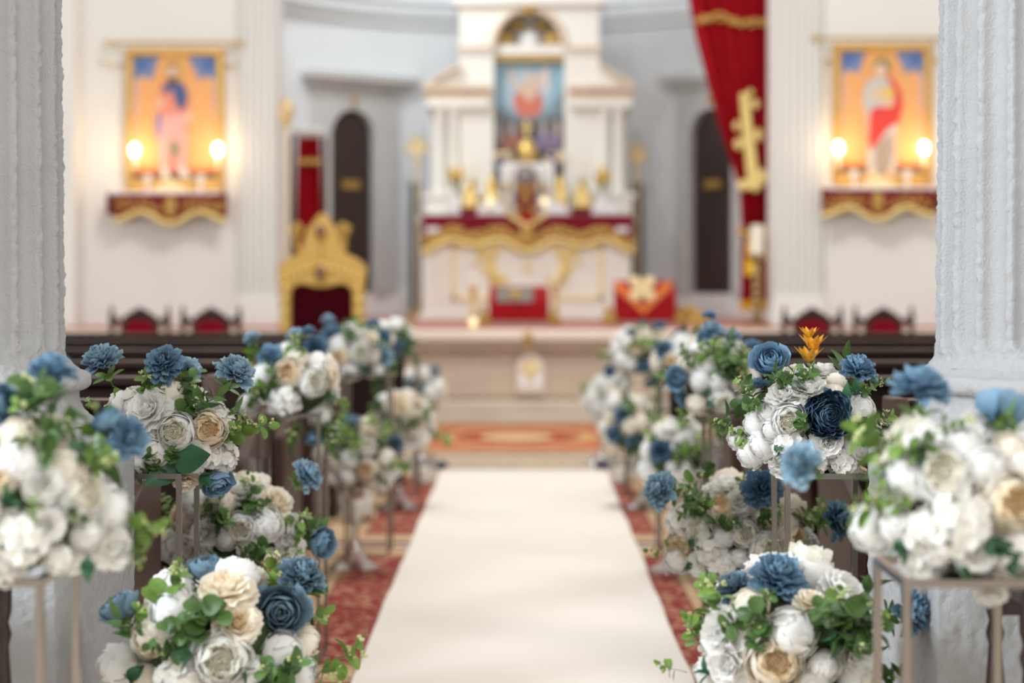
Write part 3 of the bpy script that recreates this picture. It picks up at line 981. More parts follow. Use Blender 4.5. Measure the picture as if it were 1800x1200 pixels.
def icon(x0, layers, dx, labels, dy=0):
    """framed icon whose photo box starts at x0; layers in photo pixels"""
    Y = WY - 0.06
    y0, y1 = 85 + dy, 336 + dy
    x1 = x0 + 172
    t = thing('icon_picture', labels[0], 'picture', (wx((x0 + x1) / 2, Y), Y, wz(y1, Y)))
    MB().box(wx(x0 + 6, Y), wx(x1 - 6, Y), Y, WY, wz(y1 - 6, Y), wz(y0 + 6, Y)).build('canvas', 'brown_relic', t)
    paint(layers, Y, 'painting', t)
    b = 13
    for (a0, a1, c0, c1) in ((x0, x1, y0, y0 + b), (x0, x1, y1 - b, y1), (x0, x0 + b, y0 + b, y1 - b), (x1 - b, x1, y0 + b, y1 - b)):
        MB().box(wx(a0, Y), wx(a1, Y), Y - 0.05, WY, wz(c1, Y), wz(c0, Y)).build('frame_bar', 'gold_frame', t, bevel=0.012)
    # shelf with draped valance
    sY = WY - 0.26
    sx0, sx1 = x0 - 20, x0 + 176
    s_ = thing('icon_shelf', labels[1], 'shelf', (wx((sx0 + sx1) / 2), WY, wz(395)))
    MB().box(wx(sx0 + 4), wx(sx1 - 4), sY, WY, wz(346 + dy), wz(338 + dy)).build('board', 'white_cloth', s_, bevel=0.005)
    n = 40

    def edge(u):
        return 381 + dy + 9 * math.cos((u - 0.5) * 4 * PI) + 3 * math.cos((u - 0.5) * 2 * PI)
    top = [(wx(sx0 + (sx1 - sx0) * k / n, sY), wz(341 + dy, sY)) for k in range(n + 1)]
    bot = [(wx(sx0 + (sx1 - sx0) * k / n, sY), wz(edge(k / n), sY)) for k in range(n + 1)]
    v_ = MB()
    for k in range(n):
        v_.prism([top[k], top[k + 1], bot[k + 1], bot[k]], sY - 0.025, sY - 0.005)
    for xx in (sx0, sx1):
        v_.box(wx(xx) - 0.012, wx(xx) + 0.012, sY - 0.02, WY - 0.005, wz(378 + dy), wz(341 + dy))
    va = v_.build('valance', 'maroon', s_, smooth=False)
    tr = MB().tube([(b_[0], sY - 0.022, b_[1]) for b_ in bot], 0.022, 8)
    tr.build('gold_fringe', 'gold_cloth', va)
    em_ = MB()
    rng = random.Random(x0)
    for k in range(46):
        u = (k + 0.5) / 46
        e = edge(u)
        for q in range(2):
            yy = 352 + dy + (e - 360 - dy) * rng.random()
            if abs(u - 0.5) < 0.09:
                continue
            em_.ball((wx(sx0 + (sx1 - sx0) * u, sY), sY - 0.027, wz(yy, sY)), 0.012, 0.006, 0.016, 6, 4)
    for a, b_ in ((0, 350), (0, 360), (-6, 368), (6, 368), (0, 378), (-5, 357), (5, 357)):
        em_.ball((wx((sx0 + sx1) / 2 + a, sY), sY - 0.03, wz(b_ + dy, sY)), 0.028, 0.008, 0.03, 8, 5)
    em_.build('embroidery', 'gold_paint', va)
    for sx in (-1, 1):
        br = MB().prism([(0, 0), (0.2, 0), (0.2, -0.05), (0.05, -0.16), (0, -0.18)], -0.03, 0.03)
        for v in br.v:
            x_, y_ = v.x, v.y
            v.x, v.y, v.z = wx((sx0 + sx1) / 2 + sx * 62) + y_, WY - x_, v.z + wz(346 + dy)
        br.build('bracket', 'gold_paint', s_, bevel=0.005)
    # small things standing on the shelf
    for k, xx in enumerate((sx0 + 58, sx1 - 46)):
        c_ = Vector((wx(xx, WY - 0.14), WY - 0.14, wz(338 + dy)))
        g = thing('votive_glass', '%s votive glass on the shelf under the %s' % (('left', 'right')[k], labels[4]), 'glass', c_)
        MB().lathe([(0.022, 0.0), (0.026, 0.012), (0.01, 0.03), (0.012, 0.06), (0.03, 0.09), (0.032, 0.14)], c_, 14).build('cup', 'white_cloth', g)
        MB().lathe([(0.02, 0.14), (0.02, 0.15), (0.004, 0.155)], c_, 10).build('wick_cup', 'gold', g)
    c_ = Vector((wx((sx0 + sx1) / 2, WY - 0.14), WY - 0.14, wz(338 + dy)))
    mb_ = MB().prism([(c_.x - 0.17, c_.z), (c_.x - 0.08, c_.z + 0.06), (c_.x, c_.z + 0.12), (c_.x + 0.08, c_.z + 0.06), (c_.x + 0.17, c_.z)], c_.y - 0.05, c_.y + 0.05)
    solo(mb_, 'folded_cloth', 'pale_gold', 'pale peaked folded cloth on the shelf under the %s' % labels[4], 'cloth', c_)
    # rod above
    yr = 75 + dy
    rx0, rx1 = (x0 - 32, x0 + 200) if dx < 0 else (x0 - 32, x0 + 196)
    rY = WY - 0.12
    r_ = thing('curtain_rod', labels[2], 'rod', (wx((rx0 + rx1) / 2, rY), WY, wz(yr, rY)))
    MB().tube([(wx(rx0, rY), rY, wz(yr, rY)), (wx(rx1, rY), rY, wz(yr, rY))], 0.012, 8).build('bar', 'brass', r_)
    for xx in (rx0, rx1):
        MB().ball((wx(xx, rY), rY, wz(yr, rY)), 0.035, 0.03, 0.03).build('finial', 'brass', r_)
    for xx in (rx0 + 14, rx1 - 18):
        MB().tube([(wx(xx, rY), rY, wz(yr, rY)), (wx(xx, rY), WY - 0.02, wz(yr + 5, rY)), (wx(xx, rY), WY, wz(yr + 5, rY))], 0.010, 6).build('bracket', 'brass', r_)
    for sx, xx in ((-1, x0 - 3), (1, x1 + 3)):
        h_ = MB().tube([(wx(xx), WY, wz(yr + 40)), (wx(xx + sx * 6), WY - 0.06, wz(yr + 41)), (wx(xx + sx * 30), WY - 0.06, wz(yr + 37)), (wx(xx + sx * 42), WY - 0.06, wz(yr + 30))], 0.009, 6)
        solo(h_, 'wall_hook', 'brass', 'brass tie-back hook at the %s of the %s' % ('left' if sx < 0 else 'right', labels[4]), 'hook', (wx(xx), WY, wz(yr + 40)))
    # lamps
    for k, (lx, ly) in enumerate(labels[3]):
        lY = WY - 0.2
        c_ = at(lx, ly, lY)
        l_ = thing('candle_lamp', 'glowing candle bulb at the %s of the %s' % (('left', 'right')[k], labels[4]), 'lamp', (c_.x, WY, c_.z))
        MB().ball(c_, 0.036, 0.036, 0.052).build('bulb', 'bulb_glow', l_)
        MB().lathe([(0.014, -0.16), (0.014, -0.055)], c_, 10).build('candle_sleeve', 'candle_wax', l_)
        MB().tube([(c_.x, c_.y, c_.z - 0.16), (c_.x, c_.y + 0.06, c_.z - 0.19), (c_.x, WY, c_.z - 0.15)], 0.009, 6).build('arm', 'brass', l_)
        ld = bpy.data.lights.new('lamp_light', 'POINT')
        ld.energy, ld.color, ld.shadow_soft_size = 3.2, (1.0, 0.68, 0.36), 0.07
        lo = bpy.data.objects.new('lamp_light', ld)
        C.objects.link(lo)
        lo.location = (c_.x, c_.y - 0.06, c_.z)


def icon_layers(x0, dy, fig):
    a, b, t_, bt = x0 + 11, x0 + 161, 96 + dy, 325 + dy
    base = [((0.86, 0.42, 0.16), ('p', [(a, t_), (b, t_), (b, bt), (a, bt)]))]
    for sx in (-1, 1):
        e = a if sx < 0 else b
        q = lambda d_, y_: (e - sx * d_, y_ + dy)
        base.append(((0.20, 0.26, 0.44), ('p', [q(0, 96), q(62, 96), q(48, 112), q(38, 128), q(34, 140), q(16, 134), q(0, 150)])))
        base.append(((0.08, 0.17, 0.42), ('p', [q(4, 104), q(34, 104), q(26, 122), q(10, 128)])))
        base.append(((0.62, 0.50, 0.55), ('p', [q(0, 150), q(5, 138), q(12, 135), q(8, 150), q(8, 200), q(0, 200)])))
        base.append(((0.78, 0.45, 0.35), ('p', [q(0, 200), q(7, 200), q(7, 285), q(0, 285)])))
    base.append(((0.88, 0.40, 0.14), ('e', x0 + 84, 122 + dy, 31, 34)))
    base.append(((0.72, 0.42, 0.13), ('e', x0 + 86, 122 + dy, 22, 22)))
    base.append(((0.82, 0.25, 0.06), ('p', [(a, 294 + dy), (b, 294 + dy), (b, 302 + dy), (a, 302 + dy)])))
    base.append(((0.16, 0.10, 0.08), ('p', [(a, 301 + dy), (b, 301 + dy), (b, 314 + dy), (a, 314 + dy)])))
    base.append(((0.66, 0.42, 0.16), ('p', [(a, 314 + dy), (b, 314 + dy), (b, 325 + dy), (a, 325 + dy)])))
    return base + fig


def shift(fig, ox, oy):
    out = []
    for c_, s_ in fig:
        if s_[0] == 'e':
            out.append((c_, ('e', s_[1] + ox, s_[2] + oy, s_[3], s_[4])))
        else:
            out.append((c_, ('p', [(x + ox, y + oy) for x, y in s_[1]])))
    return out


figL = [((0.80, 0.28, 0.20), ('p', [(285, 152), (326, 150), (333, 180), (330, 214), (328, 260), (326, 300), (284, 300), (282, 240), (278, 200), (279, 170)])),
        ((0.80, 0.42, 0.38), ('p', [(280, 204), (326, 200), (330, 240), (328, 296), (312, 300), (308, 250), (300, 250), (296, 300), (282, 298), (278, 240)])),
        ((0.07, 0.11, 0.26), ('p', [(284, 154), (300, 142), (322, 146), (330, 162), (329, 184), (318, 196), (308, 178), (304, 158), (293, 166)])),
        ((0.16, 0.20, 0.52), ('p', [(276, 200), (284, 204), (282, 240), (275, 240)])),
        ((0.80, 0.52, 0.36), ('e', 283, 182, 7, 10)), ((0.82, 0.56, 0.40), ('e', 333, 206, 6, 10)),
        ((0.82, 0.58, 0.44), ('e', 303, 128, 9, 12)), ((0.20, 0.09, 0.06), ('p', [(294, 124), (298, 114), (309, 113), (314, 124), (311, 119), (299, 119)])),
        ((0.20, 0.09, 0.06), ('p', [(295, 132), (303, 136), (312, 132), (310, 146), (303, 152), (297, 145)])),
        ((0.32, 0.28, 0.18), ('p', [(298, 250), (306, 246), (318, 254), (316, 272), (306, 280), (297, 268)])),
        ((0.80, 0.74, 0.70), ('p', [(284, 296), (296, 296), (298, 312), (286, 314)])), ((0.80, 0.74, 0.70), ('p', [(314, 296), (326, 296), (336, 312), (320, 312)]))]
figR = [((0.58, 0.56, 0.54), ('p', [(1525, 140), (1546, 136), (1572, 140), (1582, 170), (1580, 200), (1574, 240), (1574, 300), (1524, 302), (1526, 250), (1522, 196), (1516, 180), (1518, 156)])),
        ((0.72, 0.05, 0.04), ('p', [(1558, 134), (1572, 142), (1584, 164), (1586, 184), (1580, 214), (1560, 226), (1546, 246), (1530, 266), (1526, 246), (1528, 200), (1536, 188), (1560, 188), (1572, 176), (1566, 154)])),
        ((0.40, 0.32, 0.26), ('p', [(1538, 256), (1556, 240), (1570, 236), (1572, 262), (1564, 296), (1548, 304), (1536, 290)])),
        ((0.80, 0.54, 0.34), ('e', 1540, 164, 7, 12)), ((0.78, 0.56, 0.16), ('e', 1560, 164, 12, 12)), ((0.80, 0.54, 0.36), ('e', 1562, 182, 9, 7)),
        ((0.82, 0.60, 0.46), ('e', 1548, 122, 10, 14)), ((0.24, 0.15, 0.08), ('p', [(1537, 122), (1540, 106), (1552, 103), (1562, 112), (1562, 132), (1556, 124), (1554, 112), (1542, 113)])),
        ((0.76, 0.55, 0.38), ('p', [(1524, 300), (1536, 296), (1538, 308), (1520, 314)])), ((0.76, 0.55, 0.38), ('p', [(1558, 296), (1568, 296), (1574, 312), (1560, 312)]))]
icon(222, icon_layers(222, 0, figL), -1,
     ('gold framed icon of a blue-caped figure on orange, left wall', 'shelf with maroon gold valance under the blue-caped icon', 'brass curtain rod above the blue-caped icon',
      ((237, 264), (383, 263)), 'blue-caped icon'))
icon(1464, icon_layers(1464, -10, figR), 1,
     ('gold framed icon of a red-robed figure on orange, right wall', 'shelf with maroon gold valance under the red-robed icon', 'brass curtain rod above the red-robed icon',
      ((1474, 260), (1624, 260)), 'red-robed icon'), dy=-8)
ws = MB().box(wx(112), wx(123), WY - 0.40, WY - 0.34, wz(247), wz(232))
solo(ws, 'wall_switch', 'tan_marble', 'small tan fitting on the left corner pier beside the column', 'fitting', (wx(117), WY - 0.35, wz(247)))

# ------------------------------------------------------------------ altar and reredos
AY = 19.1
AX0, AX1 = wx(738, AY), wx(1113, AY)
ZT = wz(380, AY)
al = thing('altar', 'cream marble altar table with gilt frame on its front', 'altar', ((AX0 + AX1) / 2, AY + 0.35, DZ))
MB().box(AX0 + 0.03, AX1 - 0.03, AY, AY + 0.6, DZ, ZT - 0.05).build('body', 'cream_marble', al)
MB().box(AX0 - 0.02, AX1 + 0.02, AY - 0.04, AY + 0.6, ZT - 0.05, ZT).build('top_slab', 'cream_marble', al, bevel=0.008)
MB().box(AX0 - 0.01, AX1 + 0.01, AY - 0.03, AY + 0.6, DZ, DZ + 0.06).build('base', 'cream_marble', al, bevel=0.006)
gx0, gx1, gz0, gz1 = wx(793, AY), wx(1060, AY), wz(527, AY), wz(430, AY)
for (a, b_, c_, e_) in ((gx0, gx1, gz0, gz0 + 0.045), (gx0, gx0 + 0.045, gz0, gz1), (gx1 - 0.045, gx1, gz0, gz1), (gx0, gx1, gz1 - 0.045, gz1)):
    MB().box(a, b_, AY - 0.018, AY + 0.01, c_, e_).build('gilt_moulding', 'pale_gold', al, bevel=0.006)
for sx in (-1, 1):
    sc = MB()
    pts = [(927 + sx * 70, 446), (927 + sx * 62, 462), (927 + sx * 66, 476), (927 + sx * 54, 486), (927 + sx * 52, 500), (927 + sx * 44, 512)]
    sc.tube([(wx(x, AY), AY - 0.015, wz(y, AY)) for x, y in pts], [0.05, 0.035, 0.05, 0.045, 0.035, 0.02], 8)
    for (x, y, r) in ((80, 446, 0.05), (56, 444, 0.04), (90, 462, 0.03), (74, 470, 0.04), (40, 490, 0.035), (66, 494, 0.03)):
        sc.ball((wx(927 + sx * x, AY), AY - 0.01, wz(y, AY)), r, 0.025, r, 10, 6)
    sc.build('gilt_ornament', 'gold_cloth', al)
MB().ball((wx(927, AY), AY - 0.01, wz(470, AY)), 0.04, 0.02, 0.05).build('gilt_boss', 'pale_gold', al)

# frontal cloth
fc = thing('altar_frontal', 'maroon altar cloth with wavy gold embroidered hem hanging over the altar front', 'altar cloth', ((AX0 + AX1) / 2, AY - 0.06, wz(440, AY)))
fx0, fx1 = 742, 1114
n = 64


def fedge(u):
    # hem height in photo px along the front
    return 429 + 7 * math.cos(8 * PI * u) + 5 * math.cos(4 * PI * u)


Yf = AY - 0.06
top = [(wx(fx0 + (fx1 - fx0) * k / n, Yf), wz(378, Yf)) for k in range(n + 1)]
bot = [(wx(fx0 + (fx1 - fx0) * k / n, Yf), wz(fedge(k / n), Yf)) for k in range(n + 1)]
v_ = MB()
for k in range(n):
    v_.prism([top[k], top[k + 1], bot[k + 1], bot[k]], Yf - 0.012, Yf + 0.008)
v_.box(AX0, AX1, Yf, AY + 0.3, ZT, ZT + 0.012)
v_.build('cloth', 'maroon', fc, smooth=False)
MB().tube([(b_[0], Yf - 0.01, b_[1]) for b_ in bot], 0.03, 8).build('gold_fringe', 'gold_cloth', fc)
em_ = MB()
rng = random.Random(5)
for k in range(110):
    u = (k + 0.5) / 110
    for q in range(2):
        yy = fedge(u) - 9 - rng.random() * 15
        em_.ball((wx(fx0 + (fx1 - fx0) * u, Yf), Yf - 0.014, wz(yy, Yf)), 0.02, 0.008, 0.022, 6, 4)
for a, b_ in ((0, 398), (0, 410), (-7, 418), (7, 418), (0, 424), (-6, 404), (6, 404)):
    em_.ball((wx(927 + a, Yf), Yf - 0.02, wz(b_, Yf)), 0.035, 0.012, 0.035, 8, 5)
em_.build('embroidery', 'gold_paint', fc)
MB().prism([(wx(888, Yf), wz(377, Yf)), (wx(966, Yf), wz(377, Yf)), (wx(931, Yf), wz(399, Yf)), (wx(922, Yf), wz(399, Yf))], Yf - 0.03, Yf - 0.013).build('gold_corner', 'gold_cloth', fc)
MB().prism([(wx(906, Yf), wz(377, Yf)), (wx(948, Yf), wz(377, Yf)), (wx(927, Yf), wz(393, Yf))], Yf - 0.045, Yf - 0.03).build('red_corner', 'red_satin', fc)
for a in (760, 1094):
    MB().box(wx(a - 11, Yf), wx(a + 11, Yf), Yf - 0.02, Yf - 0.012, wz(408, Yf), wz(399, Yf)).build('white_patch', 'white_cloth', fc)

# reredos
RY = 19.85
rr = thing('reredos', 'tall cream marble reredos with arched niche, paired columns and tan entablature', 'reredos', (wx(927, RY), RY + 0.2, DZ))


def rbox(x0, x1, y0, y1, dep, nm, m_, bev=0.006, back=0.45, par=None):
    return MB().box(wx(x0, RY), wx(x1, RY), RY - dep, RY + back, wz(y1, RY), wz(y0, RY)).build(nm, m_, par or rr, bevel=bev)


rbox(748, 1110, 346, 574, 0.10, 'base', 'cream_marble')
rbox(742, 1116, 340, 348, 0.13, 'base_moulding', 'cream_marble')
Ysp = 78
arch_in = [(868 + 62 - 62 * math.cos(PI * k / 16), Ysp - 62 * math.sin(PI * k / 16)) for k in range(17)]
polyL = [(808, 346), (808, -60), (930, -60)] + [p_ for p_ in arch_in[8::-1]] + [(868, 346)]
polyR = [(930, -60), (1053, -60), (1053, 346), (992, 346)] + [p_ for p_ in arch_in[16:7:-1]]
MB().prism([(wx(x, RY), wz(y, RY)) for x, y in polyL], RY, RY + 0.4).prism([(wx(x, RY), wz(y, RY)) for x, y in polyR], RY, RY + 0.4).build('central_block', 'cream_marble', rr)
rbox(860, 1000, -10, 346, -0.32, 'niche_back', 'grey_stone')
arc = MB().tube([(wx(x, RY), RY - 0.005, wz(y, RY)) for x, y in arch_in], 0.035, 8)
arc.build('arch_moulding', 'tan_marble', rr)
MB().ball((wx(930, RY), RY - 0.02, wz(14, RY)), 0.06, 0.05, 0.09).build('keystone', 'gold_paint', rr)
for x0, x1 in ((804, 870), (990, 1057)):
    rbox(x0, x1, 80, 88, 0.05, 'capital_band', 'tan_marble')
    rbox(x0 + 2, x1 - 2, 88, 95, 0.03, 'capital_band', 'cream_marble')
rbox(796, 1066, -2, 10, 0.08, 'crown_moulding', 'cream_marble')
for sx in (-1, 1):
    q = lambda x: 930 + sx * x

    def rb(xa, xb, y0, y1, dep, nm, m_, **k):
        a, b_ = sorted((q(xa), q(xb)))
        return rbox(a, b_, y0, y1, dep, nm, m_, **k)
    rb(68, 182, 160, 176, 0.06, 'entablature', 'tan_marble')
    rb(68, 186, 150, 160, 0.12, 'entablature_moulding', 'tan_marble')
    rb(70, 180, 176, 190, 0.09, 'entablature_moulding', 'cream_marble')
    rb(122, 176, 190, 346, -0.18, 'wing_back', 'cream_marble')
    for x in (133, 157):
        cx_ = wx(q(x), RY)
        z0_, z1_ = wz(346, RY), wz(190, RY)
        MB().lathe([(0.075, z0_), (0.075, z0_ + 0.03), (0.06, z0_ + 0.06), (0.055, z1_ - 0.08), (0.07, z1_ - 0.04), (0.075, z1_)], (cx_, RY - 0.0, 0), 16).build('colonnette', 'cream_marble', rr)
    ped = [(q(186), 150), (q(122), 112), (q(122), 119), (q(172), 150)]
    MB().prism([(wx(x, RY), wz(y, RY)) for x, y in ped], RY - 0.12, RY + 0.3).build('pediment_slope', 'tan_marble', rr)
    ped = [(q(172), 150), (q(122), 119), (q(122), 150)]
    MB().prism([(wx(x, RY), wz(y, RY)) for x, y in ped], RY - 0.02, RY + 0.3).build('pediment_field', 'cream_marble', rr)
rbox(868, 992, 96, 106, -0.06, 'niche_cornice', 'gold_paint', back=0.38)
rbox(866, 994, 78, 96, -0.03, 'niche_entablature', 'cream_marble', back=0.38)
lu = MB()
for sx in (-1, 1):
    lu.ball((wx(930 + sx * 42, RY), RY + 0.2, wz(66, RY)), 0.1, 0.08, 0.09)
    lu.ball((wx(930 + sx * 22, RY), RY + 0.25, wz(40, RY)), 0.09, 0.06, 0.05)
lu.build('gilt_angels', 'gold_paint', rr)
MB().ball((wx(930, RY), RY + 0.2, wz(66, RY)), 0.1, 0.06, 0.1).build('niche_dome', 'white_cloth', rr)
# altar painting
PY = RY + 0.16
ap = thing('altar_painting', 'tall painting of a red-robed figure with raised arms before blue sky, above the altar', 'picture', (wx(930, PY), PY, wz(300, PY)))
MB().box(wx(867, PY), wx(993, PY), PY, PY + 0.05, wz(330, PY), wz(104, PY)).build('canvas', 'brown_relic', ap)
paint([((0.28, 0.45, 0.55), ('p', [(867, 104), (993, 104), (993, 330), (867, 330)])),
       ((0.42, 0.56, 0.64), ('e', 925, 158, 44, 40)),
       ((0.20, 0.25, 0.27), ('p', [(867, 185), (890, 195), (915, 205), (945, 205), (970, 190), (993, 150), (993, 260), (867, 260)])),
       ((0.10, 0.08, 0.08), ('p', [(867, 205), (900, 212), (930, 215), (960, 212), (993, 200), (993, 330), (867, 330)])),
       ((0.66, 0.18, 0.12), ('p', [(902, 168), (918, 156), (946, 160), (956, 178), (952, 196), (940, 206), (916, 206), (904, 192)])),
       ((0.72, 0.50, 0.36), ('p', [(892, 124), (898, 120), (906, 142), (920, 150), (936, 148), (954, 122), (962, 122), (952, 148), (942, 164), (934, 180), (922, 172), (912, 158), (900, 146)])),
       ((0.74, 0.54, 0.40), ('e', 930, 138, 8, 10)), ((0.76, 0.66, 0.60), ('p', [(954, 120), (964, 118), (966, 160), (956, 164)])),
       ((0.45, 0.40, 0.44), ('p', [(874, 215), (882, 212), (884, 250), (874, 250)])), ((0.55, 0.48, 0.48), ('p', [(896, 216), (902, 214), (906, 250), (894, 250)])),
       ((0.50, 0.44, 0.46), ('p', [(952, 214), (958, 212), (962, 250), (950, 250)])), ((0.52, 0.42, 0.38), ('p', [(974, 212), (982, 212), (984, 250), (972, 250)])),
       ((0.36, 0.14, 0.10), ('p', [(880, 240), (905, 235), (925, 240), (925, 262), (880, 262)])), ((0.25, 0.18, 0.30), ('p', [(940, 240), (980, 236), (985, 262), (940, 262)]))],
      PY, 'painting', ap)


# things on the altar
def gold_reliquary(px, py0, py1, wpx, Y, base, label):
    x = wx(px, Y)
    z0, z1 = wz(py1, Y), wz(py0, Y)
    t = thing('reliquary', label, 'reliquary', (x, Y, z0))
    hw = wpx / 2 * Y / F
    if base:
        MB().box(x - hw * 1.5, x + hw * 1.5, Y - 0.1, Y + 0.1, z0, z0 + 0.06).build('base', 'maroon', t, bevel=0.01)
        z0 += 0.06
    h_ = z1 - z0
    MB().box(x - hw, x + hw, Y - hw * 0.8, Y + hw * 0.8, z0, z0 + h_ * 0.6).build('casket', 'gold', t, bevel=0.01)
    MB().lathe([(hw * 0.95, z0 + h_ * 0.6), (hw * 0.9, z0 + h_ * 0.72), (hw * 0.55, z0 + h_ * 0.86), (hw * 0.15, z0 + h_ * 0.93), (hw * 0.2, z0 + h_ * 0.97), (0.004, z1)], (x, Y, 0), 14).build('dome', 'gold', t)
    MB().ball((x, Y - hw * 0.8, z0 + h_ * 0.32), hw * 0.45, 0.02, h_ * 0.2).build('relief', 'pale_gold', t)


def candlestick(px, py0, py1, Y, label, wax=0.35, z0=None):
    x, z1 = wx(px, Y), wz(py0, Y)
    z0 = wz(py1, Y) if z0 is None else z0
    t = thing('candlestick', label, 'candlestick', (x, Y, z0))
    h_ = (z1 - z0) * (1 - wax)
    w_ = min(0.07, 0.14 * h_ + 0.02)
    MB().lathe([(w_, 0), (w_, 0.015), (w_ * 0.4, 0.04), (w_ * 0.25, h_ * 0.3), (w_ * 0.42, h_ * 0.38), (w_ * 0.22, h_ * 0.45), (w_ * 0.22, h_ * 0.75), (w_ * 0.5, h_ * 0.84), (w_ * 0.25, h_ * 0.9), (w_ * 0.7, h_ * 0.97), (w_ * 0.7, h_)],
              (x, Y, z0), 14).build('stick', 'gold', t)
    MB().lathe([(0.02, h_), (0.02, z1 - z0), (0.004, z1 - z0 + 0.01)], (x, Y, z0), 10).build('candle', 'candle_wax', t)


gY = AY + 0.3
gold_reliquary(826, 322, 376, 25, gY, True, 'gold domed reliquary on a maroon base, left on the altar')
gold_reliquary(1023, 322, 376, 25, gY, True, 'gold domed reliquary on a maroon base, right on the altar')
gold_reliquary(864, 305, 374, 20, gY + 0.12, False, 'slim gold reliquary left of the brown tabernacle')
gold_reliquary(985, 305, 374, 20, gY + 0.12, False, 'slim gold reliquary right of the brown tabernacle')
candlestick(833, 285, 374, gY + 0.22, 'white candle in a gold stick behind the left domed reliquary')
candlestick(1024, 282, 374, gY + 0.22, 'white candle in a gold stick behind the right domed reliquary')
candlestick(890, 300, 377, gY + 0.02, 'gold candlestick just left of the brown tabernacle', 0.3)
candlestick(957, 300, 377, gY + 0.02, 'gold candlestick just right of the brown tabernacle', 0.3)
tb = thing('tabernacle', 'brown and red arched tabernacle with gold discs, centre of the altar', 'tabernacle', (wx(924, gY), gY, wz(378, gY)))
tz = [(905, 376), (905, 310), (909, 296), (924, 290), (939, 296), (943, 310), (943, 376)]
MB().prism([(wx(x, gY), wz(y, gY)) for x, y in tz], gY - 0.12, gY + 0.1).build('body', 'brown_relic', tb, bevel=0.01)
MB().prism([(wx(x, gY), wz(y, gY)) for x, y in ((908, 377), (908, 328), (940, 328), (940, 377))], gY - 0.15, gY - 0.12).build('red_front', 'maroon', tb)
for (x, y, r) in ((914, 332, 0.035), (934, 332, 0.035), (924, 350, 0.04), (913, 370, 0.035), (935, 370, 0.035), (924, 338, 0.025)):
    MB().ball((wx(x, gY), gY - 0.15, wz(y, gY)), r, 0.015, r, 10, 6).build('gold_disc', 'gold_paint', tb)
MB().ball((wx(924, gY), gY - 0.125, wz(308, gY)), 0.075, 0.02, 0.075).build('round_window', 'grey_cloth', tb)
mY = gY + 0.2
cw = thing('gold_mitre', 'round gold crown-like finial above the tabernacle', 'crown', (wx(927, mY), mY, wz(292, mY)))
MB().lathe([(0.07, 0), (0.085, 0.04), (0.1, 0.10), (0.085, 0.17), (0.04, 0.22), (0.012, 0.26), (0.018, 0.29), (0.004, 0.33)], (wx(927, mY), mY, wz(287, mY)), 16).build('crown', 'gold', cw)
MB().box(wx(925, mY) - 0.008, wx(925, mY) + 0.012, mY - 0.01, mY + 0.01, wz(236, mY), wz(212, mY)).build('cross', 'gold', cw)
MB().box(wx(925, mY) - 0.06, wx(925, mY) + 0.06, mY - 0.01, mY + 0.01, wz(226, mY), wz(222, mY)).build('cross_arm', 'gold', cw)
MB().box(wx(880, mY), wx(974, mY), mY - 0.09, mY + 0.09, ZT, wz(287, mY)).build('plinth', 'white_cloth', cw, bevel=0.01)
for px, vw, lb in ((882, 'violet', 'gold bowl of white blossom left of the gold crown'), (975, 'violet', 'gold bowl of yellow blossom right of the gold crown')):
    t = thing('flower_bowl', lb, 'bowl', (wx(px, mY), mY, wz(294, mY)))
    MB().lathe([(0.03, 0), (0.035, 0.01), (0.02, 0.03), (0.06, 0.06), (0.08, 0.1)], (wx(px, mY), mY, wz(290, mY)), 14).build('bowl', vw, t)
    fb = MB()
    rng = random.Random(px)
    for k in range(14):
        fb.ball((wx(px, mY) + rng.uniform(-.08, .08), mY + rng.uniform(-.06, .06), wz(275 + rng.uniform(-7, 9), mY)), 0.035, 0.035, 0.03, 8, 6)
    fb.build('blossom', 'pale_gold', t)
vY = gY + 0.2
for px, lb in ((803, 'white vase with yellow flowers at the left end of the altar'), (1058, 'white vase with yellow flowers at the right end of the altar')):
    t = thing('flower_vase', lb, 'vase', (wx(px, vY), vY, wz(378, vY)))
    MB().lathe([(0.04, 0), (0.07, 0.06), (0.075, 0.12), (0.035, 0.2), (0.05, 0.25)], (wx(px, vY), vY, ZT), 16).build('vase', 'white_cloth', t)
    fb, lf = MB(), MB()
    rng = random.Random(px)
    for k in range(10):
        fb.ball((wx(px, vY) + rng.uniform(-.06, .06), vY + rng.uniform(-.05, .05), wz(308 + rng.uniform(-14, 16), vY)), 0.028, 0.028, 0.026, 8, 6)
        lf.tube([(wx(px, vY), vY, ZT + 0.22), (wx(px, vY) + rng.uniform(-.07, .07), vY, wz(306, vY))], 0.006, 5)
    fb.build('yellow_flowers', 'yellow_tassel', t)
    lf.build('stems', 'leaf_bright', t)
for px, lb in ((861, 'small glowing altar lamp left of the tabernacle'), (957, 'small glowing altar lamp right of the tabernacle')):
    t = thing('altar_lamp', lb, 'lamp', (wx(px, AY + 0.12), AY + 0.12, ZT))
    MB().lathe([(0.03, 0), (0.03, 0.01), (0.012, 0.03), (0.035, 0.06)], (wx(px, AY + .12), AY + .12, ZT + .012), 12).build('foot', 'gold', t)
    MB().ball((wx(px, AY + .12), AY + .12, wz(354, AY)), 0.045, 0.045, 0.04).build('globe', 'lamp_and_reflection_glow', t)
